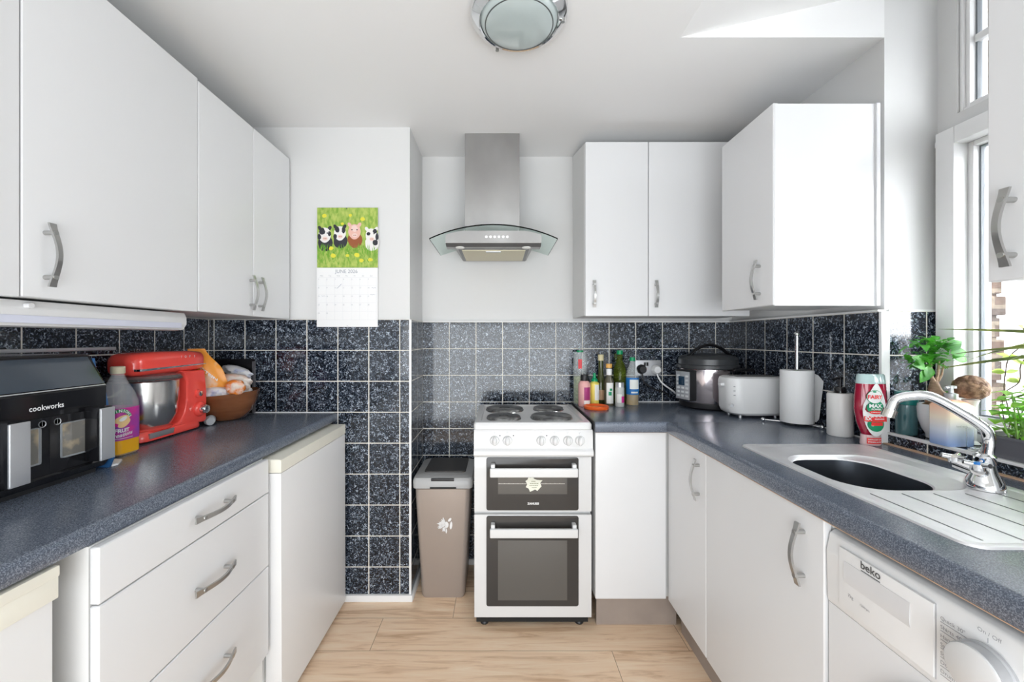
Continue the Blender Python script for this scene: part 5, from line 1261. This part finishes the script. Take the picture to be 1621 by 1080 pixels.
# small glass
c = Vector((1.350, 1.132, ZS))
b = B().use(mat('plain_clear_glass', (0.95, 0.97, 0.97), 0.04, trans=1.0, ior=1.2)).lathe([(0.0, 0.0), (0.020, 0.0), (0.022, 0.060), (0.0205, 0.060), (0.0185, 0.006), (0.0, 0.006)], c, 28)
solo(b, 'small_glass', 'small clear empty glass between the soap bottle and herb tray', 'glass', c)
# coconut shell
c = Vector((1.425, 1.212, ZS))
t = thing('coconut_ornament', 'rough brown coconut shell propped on a pale stand behind the herbs', 'ornament', c)
B().use(mat('stand_white', (0.78, 0.77, 0.74), 0.4)).lathe([(0.0, 0), (0.022, 0.0), (0.012, 0.01), (0.010, 0.11), (0.020, 0.132), (0.0, 0.133)], c, 24).build('stand', t)
coco = mat('coconut_shell', (0.13, 0.065, 0.035), 0.55, noise=((0.40, 0.24, 0.15), 45, 0.42, 0.62, (1, 1, 1)), bump=(70, 1, 0.01))
b = B().use(coco).lathe([(0.0, 0.0), (0.030, 0.002), (0.050, 0.014), (0.056, 0.030), (0.050, 0.050), (0.034, 0.064), (0.015, 0.071), (0.0, 0.072)], c+Vector((0, 0, 0.134)), 32, sx=0.80, sy=0.62, M=Matrix.Rotation(-0.6, 3, 'Z') @ Matrix.Diagonal((0.95, 1.0, 1.0)))
b.build('shell', t)
# herb tray (basil)
c = Vector((1.386, 0.985, ZS))
t = thing('herb_tray', 'dark grey plastic tray of bright green basil at the right edge', 'potted herbs', c)
gp = mat('dark_grey_planter', (0.14, 0.14, 0.16), 0.45)
def gt(w_, d_, z, r=0.012): return [(c.x+p[0], c.y+p[1], c.z+z) for p in rrect(-w_, w_, -d_, d_, r, 4)]
B().use(gp).loft([gt(0.058, 0.102, 0.0), gt(0.068, 0.116, 0.054), gt(0.074, 0.122, 0.055), gt(0.074, 0.122, 0.061), gt(0.066, 0.114, 0.061), gt(0.062, 0.110, 0.040)]).build('tray', t)
B().use(mat('potting_soil', (0.05, 0.035, 0.025), 0.95, bump=(90, 1, 0.01))).loft([gt(0.0612, 0.109, 0.041), gt(0.0612, 0.109, 0.050)]).build('soil', t)
B().use(mat('terracotta', (0.45, 0.16, 0.07), 0.7)).lathe([(0.034, 0.0505), (0.038, 0.072), (0.040, 0.072), (0.040, 0.080), (0.036, 0.080), (0.034, 0.0505)], c+Vector((-0.005, -0.045, 0)), 24).build('clay_pot', t)
random.seed(9)
basil = leaf_mat('basil_leaf', (0.16, 0.48, 0.03), (0.42, 0.80, 0.10), 0.4)
b = B().use(mat('basil_stem', (0.30, 0.55, 0.12), 0.5)); lf_ = B().use(basil)
for k in range(42):
    bx_, by_ = c.x+random.uniform(-0.052, 0.045), c.y+random.uniform(-0.085, 0.105)
    h = random.uniform(0.05, 0.135)*(1.0 if by_ > c.y-0.03 else 0.75); top = Vector((bx_+random.uniform(-0.022, 0.015), by_+random.uniform(-0.015, 0.02), c.z+0.050+h))
    b.tube([(bx_, by_, c.z+0.048), ((bx_+top.x)/2, (by_+top.y)/2, c.z+0.050+h*0.55), top], 0.0016, 6)
    for lv in range(3):
        zz = top-Vector((0, 0, lv*0.022)); a0 = random.uniform(0, PI)
        for q in range(4 if lv == 0 else 2):
            a = a0+q*(PI/2 if lv == 0 else PI); L1 = random.uniform(0.028, 0.045)*(0.8 if lv == 0 and q > 1 else 1)
            leaf(lf_, zz, (math.cos(a), math.sin(a), 0.15), (0, 0, 1), L1, L1*0.72, 0.30)
b.build('stems', t); lf_.build('foliage', t)
# dracaena (arching blades) rooted beyond the right edge of the frame
c = Vector((1.405, 0.760, ZS))
t = thing('spiky_houseplant', 'spiky plant with long striped blade leaves reaching in from the right', 'houseplant', c)
B().use(mat('black_pot', (0.03, 0.03, 0.035), 0.4)).lathe([(0.0, 0), (0.040, 0.0), (0.052, 0.085), (0.055, 0.085), (0.055, 0.095), (0.049, 0.095), (0.047, 0.08), (0.0, 0.08)], c, 28).build('pot', t)
B().use(bark).tube([c+Vector((0, 0, 0.078)), c+Vector((0.004, 0.0, 0.20)), c+Vector((-0.002, 0.01, 0.33))], 0.008, 10).build('stem', t)
random.seed(12)
blade = leaf_mat('dracaena_leaf', (0.045, 0.08, 0.03), (0.22, 0.26, 0.07), 0.12)
b = B().use(blade)
heads = [c+Vector((-0.002, 0.01, 0.30)), c+Vector((0.0, 0.005, 0.20)), c+Vector((-0.01, 0.0, 0.33))]
def blade_leaf(p, d, L, droop, W=0.010):
    d = Vector(d).normalized(); s = d.cross(Vector((0, 0, 1))).normalized(); s = Matrix.Rotation(random.choice((-1, 1))*random.uniform(0.5, 1.2), 3, d) @ s; prev = None
    for i in range(11):
        u = i/10; q = p+d*(L*u)+Vector((0, 0, -droop*L*u*u)); w_ = W*(1-u**3)*(0.6+0.4*min(u*5, 1))*0.5+0.0003
        cur = b.verts([q-s*w_+Vector((0, 0, w_*0.3)), q, q+s*w_+Vector((0, 0, w_*0.3))])
        if prev: b.face((prev[0], prev[1], cur[1], cur[0])); b.face((prev[1], prev[2], cur[2], cur[1]))
        prev = cur
for p, d, L1, dr in ((0, (-0.12, 1, 0.15), 0.47, 0.05), (0, (-0.10, 1, 0.05), 0.44, 0.12), (0, (-0.06, 1, 0.25), 0.42, 0.35), (0, (-0.16, 1, -0.05), 0.46, 0.12), (1, (-0.10, 1, 0.28), 0.36, 0.45),
                     (1, (-0.05, 1, 0.15), 0.30, 0.40), (2, (-0.05, 0.8, 1.0), 0.34, 0.30), (2, (-0.15, 0.6, 1.2), 0.38, 0.25), (2, (0.05, 0.8, 0.6), 0.34, 0.45), (0, (-0.2, 0.9, 0.4), 0.36, 0.6),
                     (0, (0.0, 0.9, -0.1), 0.32, 0.3), (2, (-0.3, 0.4, 1.2), 0.32, 0.2), (1, (-0.2, 1, 0.0), 0.30, 0.25)):
    blade_leaf(heads[p], d, L1, dr, 0.017)
b.build('foliage', t)
# climbing twig plant near the pane, pale leaves
c = Vector((1.435, 1.012, ZS))
t = thing('twiggy_houseplant', 'thin twisting stems with pale green leaflets against the window', 'houseplant', c)
B().use(mat('black_pot', (0, 0, 0))).lathe([(0.0, 0), (0.016, 0.0), (0.020, 0.04), (0.0, 0.038)], c+Vector((0.018, 0.135, 0)), 20).build('pot', t)
random.seed(31)
b = B().use(mat('dark_twig', (0.10, 0.07, 0.05), 0.8)); lf_ = B().use(leaf_mat('pale_leaflet', (0.40, 0.55, 0.15), (0.62, 0.75, 0.25), 0.5))
base = c+Vector((0.018, 0.135, 0.036))
for k in range(4):
    p = base.copy(); pts = [p.copy()]
    for i in range(7):
        p = p+Vector((random.uniform(-0.007, 0.007), random.uniform(-0.045, 0.018), random.uniform(0.034, 0.050)))
        p.x = min(max(p.x, 1.425), 1.465); pts.append(p.copy())
    b.tube(crm(pts, 4), 0.0013, 6)
    for q in pts[4:]:
        for w_ in range(5):
            a = random.uniform(0, 2*PI); leaf(lf_, q, (math.cos(a)*0.4, math.sin(a), random.uniform(-0.1, 0.5)), (1, 0, 0.4), random.uniform(0.022, 0.034), 0.013, 0.2)
b.build('stems', t); lf_.build('foliage', t)
# catch on the window frame and blind bracket
b = B().use(upvc).box(1.488, 1.4985, 1.357, 1.364, 1.900, 1.950, 0.002).box(1.480, 1.488, 1.3575, 1.3635, 1.915, 1.935, 0.002)
solo(b, 'window_catch', 'small metal catch at the top corner of the lower window frame', 'window catch', (1.49, 1.36, 1.90))
b = B().use(dark_steel).tube([(1.40, 1.25, 2.455), (1.40, 1.31, 2.435)], 0.012, 12)
b.box(1.394, 1.406, 1.20, 1.24, 2.440, 2.470, 0.002)
solo(b, 'blind_bracket', 'dark grey blind bracket at the top of the window recess', 'bracket', (1.40, 1.25, 2.44))
